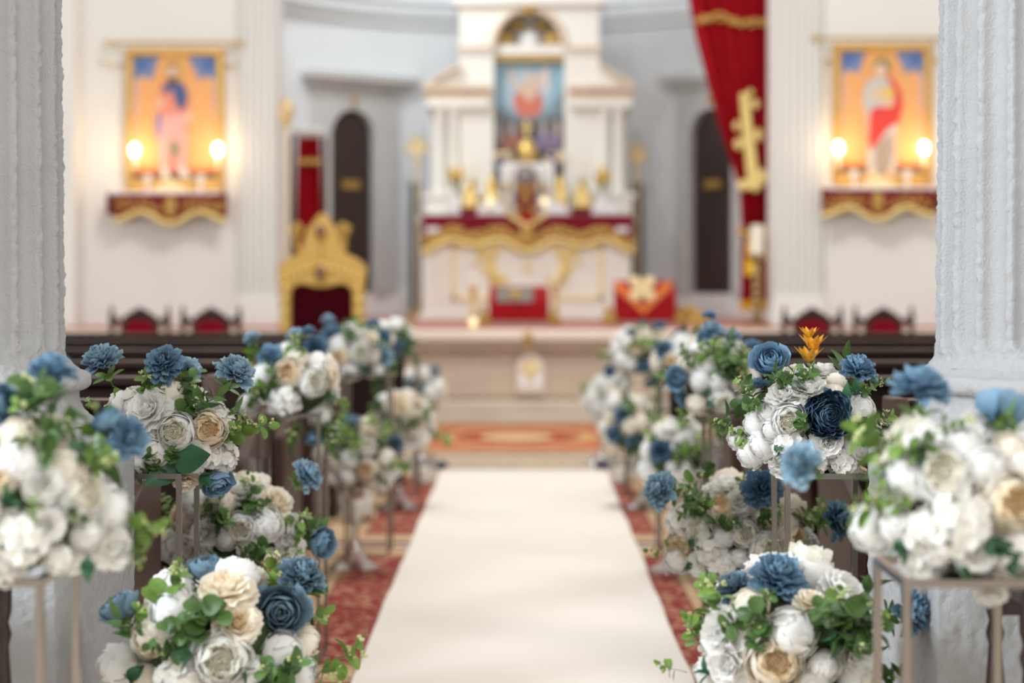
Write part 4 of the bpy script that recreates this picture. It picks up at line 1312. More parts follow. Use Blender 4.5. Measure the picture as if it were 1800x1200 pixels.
for px0, px1, lb in ((778, 812, 'white folded linen at the left end of the altar'), (838, 892, 'white folded linen left of the tabernacle'), (950, 1000, 'white folded linen right of the tabernacle'),
                     (1038, 1090, 'white folded linen at the right end of the altar')):
    a, b_ = wx(px0, gY), wx(px1, gY)
    m_ = MB().prism([(a, ZT + .012), (b_, ZT + .012), (b_ - 0.03, ZT + 0.09), ((a + b_) / 2, ZT + 0.15), (a + 0.03, ZT + 0.10)], gY - 0.2, gY - 0.06)
    solo(m_, 'altar_linen', 'white_cloth', lb, 'linen', ((a + b_) / 2, gY - 0.13, ZT), smooth=False, bevel=0.01)

# liturgical fans and poles in the apse
for px, py, Y, z_, nm, lb in ((733, 262, 20.35, 0.55, 'a', 'gilt cross on a tall staff left of the altar'), (1120, 276, 20.35, 0.5, 'b', 'gilt cross on a tall staff right of the altar')):
    c_ = at(px, py, Y)
    t = thing('processional_cross', lb, 'cross', (c_.x, Y, DZ))
    MB().tube([(c_.x, Y, DZ), (c_.x, Y, c_.z - 0.1)], 0.014, 8).build('staff', 'pale_gold', t)
    MB().cbox(c_, 0.03, 0.02, 0.26).cbox(c_, 0.2, 0.02, 0.035).build('cross', 'gold', t, bevel=0.006)
    fl = MB()
    for a, b_ in ((0, .12), (0, -.12), (.1, 0), (-.1, 0), (.06, .06), (-.06, .06)):
        fl.ball((c_.x + a, Y, c_.z + b_), 0.028, 0.016, 0.028, 8, 6)
    fl.build('cross_lobes', 'gold', t)
    MB().lathe([(0.1, 0), (0.1, 0.03), (0.03, 0.07), (0.02, 0.12)], (c_.x, Y, DZ), 14).build('foot', 'brass', t)
c_ = at(504, 194, 16.97)
t = thing('liturgical_fan', 'gilt disc on a tall staff beside the left curtain', 'fan', (c_.x, 16.97, DZ))
MB().lathe([(0.02, -0.025), (0.075, -0.02), (0.08, 0), (0.075, 0.02), (0.02, 0.025)], (0, 0, 0), 20)
dk = MB().ball(c_, 0.06, 0.03, 0.1)
dk.build('disc', 'gold', t)
MB().ball((c_.x, c_.y - 0.02, c_.z), 0.035, 0.025, 0.06).build('disc_inset', 'tan_marble', t)
MB().tube([(c_.x, 16.97, DZ), (c_.x, 16.97, c_.z - 0.09)], 0.013, 8).build('staff', 'pale_gold', t)
MB().ball((c_.x, 16.97, c_.z - 0.12), 0.03, 0.03, 0.035).build('knob', 'gold', t)
MB().lathe([(0.1, 0), (0.1, 0.03), (0.03, 0.07), (0.02, 0.12)], (c_.x, 16.97, DZ), 14).build('foot', 'brass', t)


# ------------------------------------------------------------------ curtains
def lerp_rows(rows, y):
    for (y0, a0, b0), (y1, a1, b1) in zip(rows, rows[1:]):
        if y <= y1:
            k = (y - y0) / (y1 - y0)
            k = k * k * (3 - 2 * k) if False else k
            return a0 + (a1 - a0) * k, b0 + (b1 - b0) * k
    return rows[-1][1:]


def drape(rows, Y, folds, amp, ny=60, nx=72, thick=0.012):
    y0, y1 = rows[0][0], rows[-1][0]
    vs_, fs_ = [], []
    for lay in (0, 1):
        for j in range(ny + 1):
            yy = y0 + (y1 - y0) * j / ny
            a, b_ = lerp_rows(rows, yy)
            for i in range(nx + 1):
                u = i / nx
                yo = amp * math.sin(u * folds * 2 * PI + 0.4 * math.sin(yy * 0.02)) + amp * 0.4 * math.sin(u * folds * 4.6 * PI + 1)
                p_ = at(a + (b_ - a) * u, yy, Y)
                vs_.append((p_.x, Y + yo + lay * thick, p_.z))
    m = (nx + 1) * (ny + 1)
    for j in range(ny):
        for i in range(nx):
            a = j * (nx + 1) + i
            fs_.append((a, a + 1, a + nx + 2, a + nx + 1))
            fs_.append((m + a, m + a + nx + 1, m + a + nx + 2, m + a + 1))
    rim = [i for i in range(nx + 1)] + [j * (nx + 1) + nx for j in range(1, ny + 1)] + [ny * (nx + 1) + i for i in range(nx - 1, -1, -1)] + [j * (nx + 1) for j in range(ny - 1, 0, -1)]
    for k in range(len(rim)):
        p_, q_ = rim[k], rim[(k + 1) % len(rim)]
        fs_.append((p_, m + p_, m + q_, q_))
    return MB().add(vs_, fs_)


CUY = 17.62
cu = thing('curtain', 'long red sanctuary curtain tied back at the right of the apse', 'curtain', (wx(1330, CUY), CUY, wz(548, CUY)))
rowsA = [(-420, 1150, 1358), (0, 1211, 1357), (60, 1222, 1357), (140, 1242, 1356), (220, 1264, 1355), (300, 1290, 1353), (330, 1300, 1352), (380, 1303, 1350), (408, 1306, 1346)]
drape(rowsA, CUY, 6, 0.035).build('drape', 'red_velvet', cu)
rowsB = [(404, 1308, 1346), (440, 1304, 1352), (480, 1303, 1357), (545, 1302, 1358)]
drape(rowsB, CUY, 5, 0.03, ny=20, nx=60).build('tail', 'red_velvet', cu)
drape([(528, 1301, 1359), (546, 1300, 1360)], CUY - 0.03, 8, 0.02, ny=4, nx=60).build('gold_fringe', 'yellow_tassel', cu)
band = []
for k in range(30):
    u = k / 29
    yy = 36 - 6 * math.sin(u * PI * 2.0) + 5 * math.sin(u * 14)
    band.append((*at(1220 + 135 * u, yy, CUY), ))
bd = MB().tube([(x, CUY - 0.06, z) for x, _, z in band], 0.018, 6)
for k in range(24):
    u = (k + .5) / 24
    p_ = at(1220 + 135 * u, 38 + 5 * math.sin(k * 1.9) - 5 * math.sin(u * PI * 2), CUY)
    bd.ball((p_.x, CUY - 0.062, p_.z), 0.024, 0.012, 0.018, 6, 4)
bd.build('gold_band', 'gold_paint', cu)
cr = MB()
yc_ = CUY - 0.06
cr.prism([(wx(x, CUY), wz(y, CUY)) for x, y in ((1299, 166), (1313, 163), (1322, 240), (1334, 322), (1330, 332), (1314, 332), (1306, 250))], yc_ - 0.015, yc_ + 0.015)
for (x, y, rx_, rz_) in ((1326, 184, 8, 9), (1318, 163, 6, 6), (1294, 222, 6, 9), (1297, 254, 8, 10), (1312, 240, 10, 7), (1332, 238, 8, 12), (1306, 326, 12, 10), (1338, 312, 9, 16), (1326, 330, 10, 8)):
    p_ = at(x, y, CUY)
    k_ = CUY / F
    cr.ball((p_.x, yc_, p_.z), rx_ * k_, 0.02, rz_ * k_, 12, 8)
cr.build('embroidered_cross', 'gold_cloth', cu)
ts = MB()
for (x, y) in ((1300, 408), (1350, 400)):
    p_ = at(x, y, CUY)
    ts.ball((p_.x, CUY - 0.07, p_.z), 0.035, 0.03, 0.04)
ts.tube([(*at(1298, 409, CUY - 0.07),), (*at(1325, 414, CUY - 0.1),), (*at(1354, 398, CUY - 0.07),)], 0.03, 8)
ts.build('gold_tie', 'gold_paint', cu)
p0, p1 = at(1322, 418, CUY - 0.1), at(1320, 484, CUY - 0.1)
MB().lathe([(0.03, p0.z), (0.045, p0.z - 0.06), (0.06, p1.z + 0.1), (0.065, p1.z)], (p0.x, CUY - 0.1, 0), 14).build('tassel', 'yellow_tassel', cu)

LCY = 17.75
lc = thing('curtain', 'narrow red banner curtain hanging behind the gold throne', 'curtain', (wx(541, LCY), LCY, wz(520, LCY)))
drape([(238, 524, 562), (300, 521, 564), (420, 518, 566), (520, 517, 566)], LCY, 4, 0.03, ny=20, nx=48).build('drape', 'red_velvet', lc)
bd = MB().tube([(*at(521 + 43 * k / 10, 284 + 3 * math.sin(k * 1.8), LCY - 0.05),) for k in range(11)], 0.022, 6)
bd.build('gold_band', 'gold_paint', lc)
tt = MB().tube([(*at(512, 236, LCY),), (*at(572, 238, LCY),)], 0.03, 8)
for k in range(7):
    tt.ball(at(520 + 7.5 * k, 231, LCY - 0.02), 0.032, 0.03, 0.04, 8, 6)
tt.build('carved_top', 'grey_stone', lc)
for sx, x in ((-1, 514), (1, 570)):
    MB().tube([(*at(x, 236, LCY),), (at(x, 236, LCY).x, LCY, DZ)], 0.022, 8).build('side_pole', 'dark_door', lc)

# tall brass candle stand before the curtain
CSY = 16.9
x = wx(1331, CSY)
t = thing('candle_stand', 'tall ornate brass candle stand with thick white candle before the red curtain', 'candle stand', (x, CSY, DZ))
zt_ = wz(446, CSY)
prof = [(0.11, DZ), (0.11, DZ + 0.02), (0.05, DZ + 0.05)]
k = 0
zz = DZ + 0.06
while zz < zt_ - 0.1:
    prof += [(0.028 + 0.022 * (k % 2), zz)]
    zz += 0.035
    k += 1
prof += [(0.03, zt_ - 0.08), (0.09, zt_ - 0.03), (0.09, zt_)]
MB().lathe(prof, (x, CSY, 0), 16).build('stand', 'dark_brass', t)
MB().lathe([(0.058, zt_), (0.06, wz(397, CSY)), (0.03, wz(395, CSY))], (x, CSY, 0), 16).build('candle', 'candle_wax', t)
for px, y0, y1, Yc, lb in ((832, 483, 562, 17.1, 'slim brass candlestick on the dais left of the red book stand'), (976, 480, 560, 17.5, 'slim brass candlestick on the dais right of the red book stand')):
    candlestick(px, y0, y1, Yc, lb, 0.22, DZ)
    xx = wx(px, Yc)
t = thing('reflection_globe', 'round glowing ball imitating a light reflection on the dais edge before the slim candlestick', 'lamp', (wx(832, 16.6), 16.6, DZ - 0.02))
MB().ball(at(832, 566, 16.6), 0.036, 0.036, 0.036).build('globe', 'lamp_and_reflection_glow', t)  # glowing ball stands in for a bright reflection, no lamp here
MB().lathe([(0.035, DZ - 0.02), (0.03, DZ), (0.02, DZ + 0.012)], (wx(832, 16.6), 16.6, 0), 12).build('foot', 'brass', t)


# red book stands
def book_stand(px0, px1, py0, py1, Y, label):
    x0, x1 = wx(px0, Y), wx(px1, Y)
    z0, z1 = DZ, wz(py0, Y)
    t = thing('book_stand', label, 'book stand', ((x0 + x1) / 2, Y, DZ), 'red draped stands on the dais')
    zb = z0 + 0.03
    pts = [(-0.02, zb), (-0.05, z1 - 0.14), (-0.02, z1 - 0.09), (0.26, z1), (0.30, z1 - 0.02), (0.30, zb)]
    n = len(pts)
    MB().add([(x0, Y + a, b_) for a, b_ in pts] + [(x1, Y + a, b_) for a, b_ in pts],
             [tuple(range(n - 1, -1, -1)), tuple(range(n, 2 * n))] + [(i, (i + 1) % n, (i + 1) % n + n, i + n) for i in range(n)]).build('draped_box', 'red_satin', t, bevel=0.025)
    for sx, xx in ((-1, x0), (1, x1)):
        for yy in (Y - 0.02, Y + 0.27):
            ft = MB().ball((xx + sx * 0.03, yy, z0 + 0.05), 0.05, 0.04, 0.05).ball((xx + sx * 0.055, yy, z0 + 0.12), 0.03, 0.03, 0.045).ball((xx + sx * 0.08, yy, z0 + 0.035), 0.035, 0.035, 0.035)
            ft.build('gilt_foot', 'gold_paint', t)
    return t, x0, x1, z1


BY = 17.4
t, x0, x1, z1 = book_stand(859, 965, 502, 562, BY, 'red velvet stand with grey cloth panel on the dais')


def slope_quad(x0, x1, a0, a1, z1, Y, h=0.012):
    """flat piece lying on the sloping front-top of a book stand (a0..a1 along the slope)"""
    q = lambda a: (Y - 0.02 + 0.28 * a, z1 - 0.09 + 0.09 * a)
    (ya, za), (yb, zb) = q(a0), q(a1)
    return MB().add([(x0, ya, za), (x1, ya, za), (x1, yb, zb), (x0, yb, zb), (x0, ya, za + h), (x1, ya, za + h), (x1, yb, zb + h), (x0, yb, zb + h)],
                    [(0, 3, 2, 1), (4, 5, 6, 7), (0, 1, 5, 4), (1, 2, 6, 5), (2, 3, 7, 6), (3, 0, 4, 7)])


hang = MB().prism([(x0 + 0.07, z1 - 0.14), (x1 - 0.14, z1 - 0.14), (x1 - 0.14, z1 - 0.01), (x0 + 0.07, z1 - 0.01)], BY - 0.075, BY - 0.055)
g_ = hang.build('grey_panel', 'grey_cloth', t)
MB().ball((x0 + 0.235, BY - 0.078, z1 - 0.075), 0.055, 0.008, 0.04).build('gold_emblem', 'gold_paint', g_)
t, x0, x1, z1 = book_stand(1081, 1188, 492, 560, BY, 'red velvet stand with gold quatrefoil embroidery on the dais')
xc = (x0 + x1) / 2
q = MB()
for a, b_ in ((-.06, .0), (.06, .0), (-.06, -.115), (.06, -.115), (0, -.06)):
    q.ball((xc - 0.03 + a, BY - 0.075, z1 - 0.02 + b_), 0.055, 0.02, 0.055)
q.build('gold_quatrefoil', 'pale_gold', t)
dm = MB()
for (pts) in ([(-.25, .03), (-.2, .03), (0.0, -.2), (0, -.26), (-.25, -.03)], [(.19, .03), (.24, .03), (.24, -.03), (0, -.26), (0, -.2)]):
    dm.prism([(xc - 0.02 + a, z1 - 0.04 + b_) for a, b_ in pts], BY - 0.068, BY - 0.05)
dm.build('orange_chevron', 'orange_cloth', t)
gy = thing('gilt_lion', 'gilded crouching ornament on the dais right of the quatrefoil stand', 'ornament', (wx(1228, BY), BY, DZ))
MB().ball(at(1226, 556, BY), 0.08, 0.08, 0.06).ball(at(1212, 545, BY), 0.045, 0.04, 0.05).build('body', 'gold_paint', gy)
MB().box(wx(1208, BY), wx(1250, BY), BY - 0.08, BY + 0.08, DZ, DZ + 0.05).build('base', 'gold_frame', gy, bevel=0.01)
# dark draped panels at both sides of the altar
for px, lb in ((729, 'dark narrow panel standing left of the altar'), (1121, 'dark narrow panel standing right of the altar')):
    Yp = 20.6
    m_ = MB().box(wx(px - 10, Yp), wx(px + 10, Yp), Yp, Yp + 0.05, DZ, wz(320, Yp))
    solo(m_, 'dark_panel', 'dark_slate', lb, 'panel', (wx(px, Yp), Yp, DZ), smooth=False, bevel=0.01)

# ------------------------------------------------------------------ flower meshes
class Bloom:
    """petals gathered into one mesh, with a 0..1 'tip' value per vertex"""

    def __init__(s):
        s.v, s.f, s.t = [], [], []

    def grid(s, fn, nu, nv, t0=0.0, t1=1.0):
        n = len(s.v)
        for j in range(nv + 1):
            for i in range(nu + 1):
                s.v.append(fn(-1 + 2 * i / nu, j / nv))
                s.t.append(t0 + (t1 - t0) * j / nv)
        for j in range(nv):
            for i in range(nu):
                a = n + j * (nu + 1) + i
                s.f.append((a, a + 1, a + nu + 2, a + nu + 1))

    def cup(s, r, phi, alpha, th0, th1, flare=0.0, ruf=0.03, rng=random, zc=0.0, nu=6, nv=6, t0=0.0, t1=1.0, lip=0.0):
        """petal hugging a sphere: th from 0 (foot) to pi (crown)"""
        p1, p2, p3 = rng.uniform(0, 6), rng.uniform(0, 6), rng.uniform(0, 6)

        def fn(u, v):
            ve = v * (1 - 0.16 * abs(u) ** 3 + 0.035 * math.sin(5 * u + p3) * v)
            th_ = th0 + (th1 - th0) * ve
            a = alpha * (0.4 + 0.6 * math.sin(min(1.0, v * 1.25) * PI / 2))
            rr_ = r * (1 + flare * v ** 4 + ruf * math.sin(4.2 * u + p1) * v * v + ruf * 0.7 * math.sin(8 * u + p2) * v ** 4) + 0.012 * abs(u) * u
            if lip:
                rr_ += lip * max(0.0, v - 0.8) * 5 * 0.2
            st = math.sin(th_)
            return (rr_ * st * math.cos(phi + a * u), rr_ * st * math.sin(phi + a * u), zc - rr_ * math.cos(th_))
        s.grid(fn, nu, nv, t0, t1)

    def blade(s, phi, L, W, beta, curl=0.0, cup_=0.15, r0=0.0, z0=0.0, ruf=0.04, rng=random, nu=4, nv=5, t0=0.0, t1=1.0, tip=0.35, notch=0.06):
        """free petal leaning beta from the axis"""
        p1, p2 = rng.uniform(0, 6), rng.uniform(0, 6)
        rs, zs = [r0], [z0]
        for j in range(nv):
            a = beta + curl * ((j + 0.5) / nv - 0.3)
            rs.append(rs[-1] + math.sin(a) * L / nv)
            zs.append(zs[-1] + math.cos(a) * L / nv)

        def fn(u, v):
            x = v * (1 - notch * abs(math.sin(4.5 * u + p2)) - 0.12 * u * u)
            k = min(nv - 1e-6, x * nv)
            j = int(k)
            fr = k - j
            rr_, zz_ = rs[j] + (rs[j + 1] - rs[j]) * fr, zs[j] + (zs[j + 1] - zs[j]) * fr
            a = beta + curl * (x - 0.3)
            w_ = W * (0.22 + 0.78 * math.sin(PI * min(1.0, 0.08 + x * 0.72)) ** 0.8) * (1 - tip * max(0, x - 0.75) / 0.25)
            off = cup_ * u * u * W + ruf * L * math.sin(5 * u + p1) * v * v
            rr_ -= off * math.cos(a)
            zz_ += off * math.sin(a)
            tx = u * w_
            return (rr_ * math.cos(phi) - tx * math.sin(phi), rr_ * math.sin(phi) + tx * math.cos(phi), zz_)
        s.grid(fn, nu, nv, t0, t1)

    def mesh(s, name, matn):
        me = bpy.data.meshes.new(name)
        me.from_pydata(s.v, [], s.f)
        me.materials.append(MATS[matn])
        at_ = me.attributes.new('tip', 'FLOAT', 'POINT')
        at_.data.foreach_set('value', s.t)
        me.shade_smooth()
        me.update()
        return me


GA = 2.39996


def bloom_bud(seed):
    r = random.Random(seed)
    b = Bloom()
    b.grid(lambda u, v: (0.385 * math.sin(PI * v) * math.cos(PI * u), 0.385 * math.sin(PI * v) * math.sin(PI * u), -0.40 * math.cos(PI * v)), 10, 8, 0.8, 1.0)
    for (rad, n_, al_, th1, fl) in ((0.39, 3, 1.2, 2.95, 0.03), (0.415, 4, 0.95, 2.7, 0.05), (0.445, 4, 0.9, 2.42, 0.07), (0.47, 5, 0.8, 2.1, 0.10), (0.50, 5, 0.7, 1.75, 0.12)):
        o_ = r.uniform(0, 6)
        for k in range(n_):
            b.cup(rad * r.uniform(0.97, 1.03), o_ + 2 * PI * k / n_ + r.uniform(-.15, .15), al_ * r.uniform(.8, 1.05), 0.25, th1 + r.uniform(-.3, .15), fl, 0.032, r)
    return b, None


def bloom_open(seed, spread=0.0):
    r = random.Random(seed)
    b, h_ = Bloom(), Bloom()
    for (rad, n_, al_, th1, fl) in ((0.40, 4, 0.95, 2.5, 0.02), (0.44, 5, 0.85, 2.32, 0.04), (0.475, 5, 0.85, 2.02 - spread, 0.08), (0.50, 5, 0.85, 1.75 - spread, 0.12 + spread * 0.2)):
        o_ = r.uniform(0, 6)
        for k in range(n_):
            b.cup(rad * r.uniform(0.96, 1.04), o_ + 2 * PI * k / n_ + r.uniform(-.15, .15), al_, 0.25, th1 + r.uniform(-.15, .15), fl, 0.035, r)
    h_.grid(lambda u, v: (0.26 * math.sin(PI * v) * math.cos(PI * u), 0.26 * math.sin(PI * v) * math.sin(PI * u), 0.13 - 0.13 * math.cos(PI * v)), 10, 6, 0.4, 0.8)
    for (rad, n_, al_, th1) in ((0.08, 3, 1.0, 2.0), (0.14, 4, 0.8, 2.0), (0.20, 5, 0.7, 2.0), (0.26, 6, 0.62, 2.05), (0.32, 6, 0.6, 2.15)):
        o_ = r.uniform(0, 6)
        for k in range(n_):
            h_.cup(rad * r.uniform(0.9, 1.1), o_ + 2 * PI * k / n_, al_, 0.6, th1 + r.uniform(-.25, .2), 0.02, 0.11, r, zc=0.25 + 0.08 * r.random(), nu=5, nv=4, t0=0.25)
    for k in range(16):
        h_.blade(GA * k, 0.26 * r.uniform(.8, 1.1), 0.085, 0.05 + 0.045 * k, -0.6, 0.5, 0.01 + 0.010 * k, 0.14, 0.13, r, nu=4, nv=4, t0=0.1)
    return b, h_


def bloom_ruffle(seed):
    """loose, wide open peony with wavy petals"""
    r = random.Random(seed)
    b, h_ = Bloom(), Bloom()
    for (n_, be, L, W, z0) in ((7, 1.75, 0.50, 0.22, -0.02), (7, 1.35, 0.50, 0.22, 0.0), (7, 0.95, 0.46, 0.20, 0.02), (6, 0.6, 0.42, 0.17, 0.03)):
        o_ = r.uniform(0, 6)
        for k in range(n_):
            b.blade(o_ + 2 * PI * k / n_ + r.uniform(-.2, .2), L * r.uniform(.88, 1.08), W * r.uniform(.9, 1.15), be + r.uniform(-.15, .15), r.uniform(-.9, .2), 0.3, 0.03, z0, 0.07, r, nu=6, nv=5, tip=0.25, notch=0.09)
    for k in range(12):
        h_.blade(GA * k, 0.30 * r.uniform(.8, 1.1), 0.10, 0.1 + 0.035 * k, -0.5, 0.4, 0.01 + 0.006 * k, 0.06, 0.1, r, nu=4, nv=4)
    return b, h_


def bloom_hydrangea(seed):
    r = random.Random(seed)
    b = Bloom()
    for k in range(4):
        b.cup(0.33, PI / 2 * k, 0.85, 0.5, 3.1, 0, 0.02, r, t0=0.3)
    N_ = 30
    for q in range(N_):
        z = 1 - 1.55 * (q + 0.5) / N_
        rad = math.sqrt(max(0, 1 - z * z))
        ph = GA * q + r.uniform(-.2, .2)
        n_ = Vector((rad * math.cos(ph), rad * math.sin(ph), z))
        c_ = n_ * (0.36 + r.uniform(-.04, .05))
        quat = (n_ + Vector((r.uniform(-.3, .3), r.uniform(-.3, .3), r.uniform(-.2, .3)))).normalized().to_track_quat('Z', 'Y').to_matrix()
        fl = Bloom()
        o_ = r.uniform(0, 6)
        for k in range(4):
            fl.blade(o_ + PI / 2 * k, 0.17 * r.uniform(.85, 1.15), 0.10, 1.25 + r.uniform(-.2, .2), r.uniform(-.7, .5), 0.15, 0.0, 0, 0.08, r, nu=3, nv=3, tip=0.2)
        m = len(b.v)
        b.v += [tuple(quat @ Vector(v) + c_) for v in fl.v]
        b.t += fl.t
        b.f += [tuple(i + m for i in f) for f in fl.f]
    return b, None


def bloom_dahlia(seed):
    """blue many-petalled flower with long outer petals"""
    r = random.Random(seed)
    b = Bloom()
    N_ = 64
    for k in range(N_):
        q = (k + 0.5) / N_
        be = 0.10 + 1.75 * q ** 0.95 + r.uniform(-.16, .16)
        L = 0.33 + 0.20 * q + r.uniform(-.05, .05)
        b.blade(GA * k + r.uniform(-.2, .2), L, 0.075 + 0.06 * q, be, r.uniform(-1.0, -0.35), 0.55, 0.02 + 0.05 * q, -0.02 + 0.10 * (1 - q), 0.07, r, nu=4, nv=5, tip=0.35, notch=0.12, t0=0.0, t1=0.8 + 0.25 * r.random())
    return b, None


def bloom_rose(seed):
    r = random.Random(seed)
    b = Bloom()
    for k in range(24):
        q = k / 23
        rad = 0.07 + 0.40 * q ** 0.9
        th1 = 2.45 - 0.75 * q ** 1.6
        b.cup(rad, GA * k, 1.15 - 0.45 * q, 0.35, th1 + r.uniform(-.1, .1), 0.04 + 0.26 * q ** 3, 0.03 + 0.02 * q, r, zc=0.14 * (1 - q), nu=6, nv=5)
    return b, None


def bloom_ranunculus(seed):
    """densely layered round flower, rims showing as wavy rings"""
    r = random.Random(seed)
    b = Bloom()
    for k in range(15):
        q = k / 14
        rad = 0.05 + 0.45 * q
        n_ = 3 + int(4 * q)
        o_ = r.uniform(0, 6)
        for j in range(n_):
            b.cup(rad * r.uniform(.96, 1.04), o_ + 2 * PI * j / n_, (PI / n_) * 1.35, 0.5, 2.3 - 0.55 * q + r.uniform(-.08, .08), 0.03 + 0.06 * q, 0.085, r, zc=0.12 * (1 - q), nu=9, nv=4)
    return b, None


def calyx_mesh():
    b = Bloom()
    for k in range(5):
        b.blade(2 * PI * k / 5, 0.40, 0.085, 1.25, 0.5, 0.1, 0.02, -0.44, 0.02, random.Random(k), nu=3, nv=4, tip=0.8, notch=0)
    for k in range(5):
        b.cup(0.1, 2 * PI * k / 5, 0.7, 0.2, 2.0, 0.1, 0, random.Random(k), zc=-0.42, nu=2, nv=3)
    return b.mesh('calyx', 'leaf_bright')


BL = {}


def register(key, fn, seeds, matn, heart=None):
    BL[key] = []
    for sd in seeds:
        b, h_ = fn(sd)
        BL[key].append((b.mesh(key, matn), h_.mesh('heart', heart) if h_ is not None and heart else None))


register('white_bud', bloom_bud, (1, 2, 3), 'white_petal')
register('cream_bud', bloom_bud, (4, 5), 'cream_petal')
register('white_peony', bloom_open, (6, 7), 'white_petal', 'stamen_heart')
register('peach_peony', bloom_open, (8, 9), 'cream_petal', 'peach_petal')
register('white_ruffle_peony', bloom_ruffle, (10, 11), 'white_petal', 'white_petal')
register('cream_ruffle_peony', bloom_ruffle, (12, 13), 'cream_petal', 'peach_petal')
register('white_hydrangea', bloom_hydrangea, (14, 15), 'white_petal')
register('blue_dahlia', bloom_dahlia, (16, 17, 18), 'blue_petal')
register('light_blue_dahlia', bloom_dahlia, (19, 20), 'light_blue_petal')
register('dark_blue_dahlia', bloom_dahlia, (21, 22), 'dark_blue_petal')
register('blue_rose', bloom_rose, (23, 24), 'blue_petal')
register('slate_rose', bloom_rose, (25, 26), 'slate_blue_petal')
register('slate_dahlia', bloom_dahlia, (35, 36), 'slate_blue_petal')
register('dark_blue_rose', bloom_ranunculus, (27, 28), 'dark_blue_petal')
CALYX = calyx_mesh()
KEY = {'b': 'white_bud', 'c': 'cream_bud', 'w': 'white_peony', 'p': 'peach_peony', 'r': 'white_ruffle_peony', 'q': 'cream_ruffle_peony', 'h': 'white_hydrangea',
       'D': 'blue_dahlia', 'L': 'light_blue_dahlia', 'K': 'dark_blue_dahlia', 'R': 'blue_rose', 'S': 'slate_rose', 'T': 'slate_dahlia', 'N': 'dark_blue_rose'}


# leaves ------------------------------------------------------------------------------------------
def leaf_mesh(name, L, W, matn, round_=False, fold=0.25, droop=0.2):
    nu, nv = 4, 8
    v_, f_ = [], []
    for j in range(nv + 1):
        x = j / nv
        if round_:
            w_ = W * math.sqrt(max(0.0, 1 - (2 * x - 1) ** 2)) * (1.0)
        else:
            w_ = W * math.sin(PI * x ** 0.62) ** 0.85 * (1 - 0.18 * x)
        w_ = max(w_, 0.02 * W)
        for i in range(nu + 1):
            u = -1 + 2 * i / nu
            v_.append((u * w_, -droop * L * x * x + fold * W * abs(u) * math.sin(PI * x), x * L))
    for j in range(nv):
        for i in range(nu):
            a = j * (nu + 1) + i
            f_.append((a, a + 1, a + nu + 2, a + nu + 1))
    me = bpy.data.meshes.new(name)
    me.from_pydata(v_, [], f_)
    me.materials.append(MATS[matn])
    me.shade_smooth()
    return me


LEAF = {'e': leaf_mesh('leaf', 0.062, 0.0285, 'leaf_green', True), 'l': leaf_mesh('leaf', 0.060, 0.0215, 'leaf_bright', True), 's': leaf_mesh('leaf', 0.100, 0.022, 'leaf_green'),
        'd': leaf_mesh('leaf', 0.075, 0.024, 'leaf_dark', fold=0.35), 'o': leaf_mesh('petal', 0.052, 0.0125, 'orange_petal', droop=-0.1), 'f': leaf_mesh('leaf', 0.022, 0.005, 'rust_fern')}


def aim(d, roll=0.0):
    return Vector(d).to_track_quat('Z', 'Y').to_matrix().to_4x4() @ Matrix.Rotation(roll, 4, 'Z')


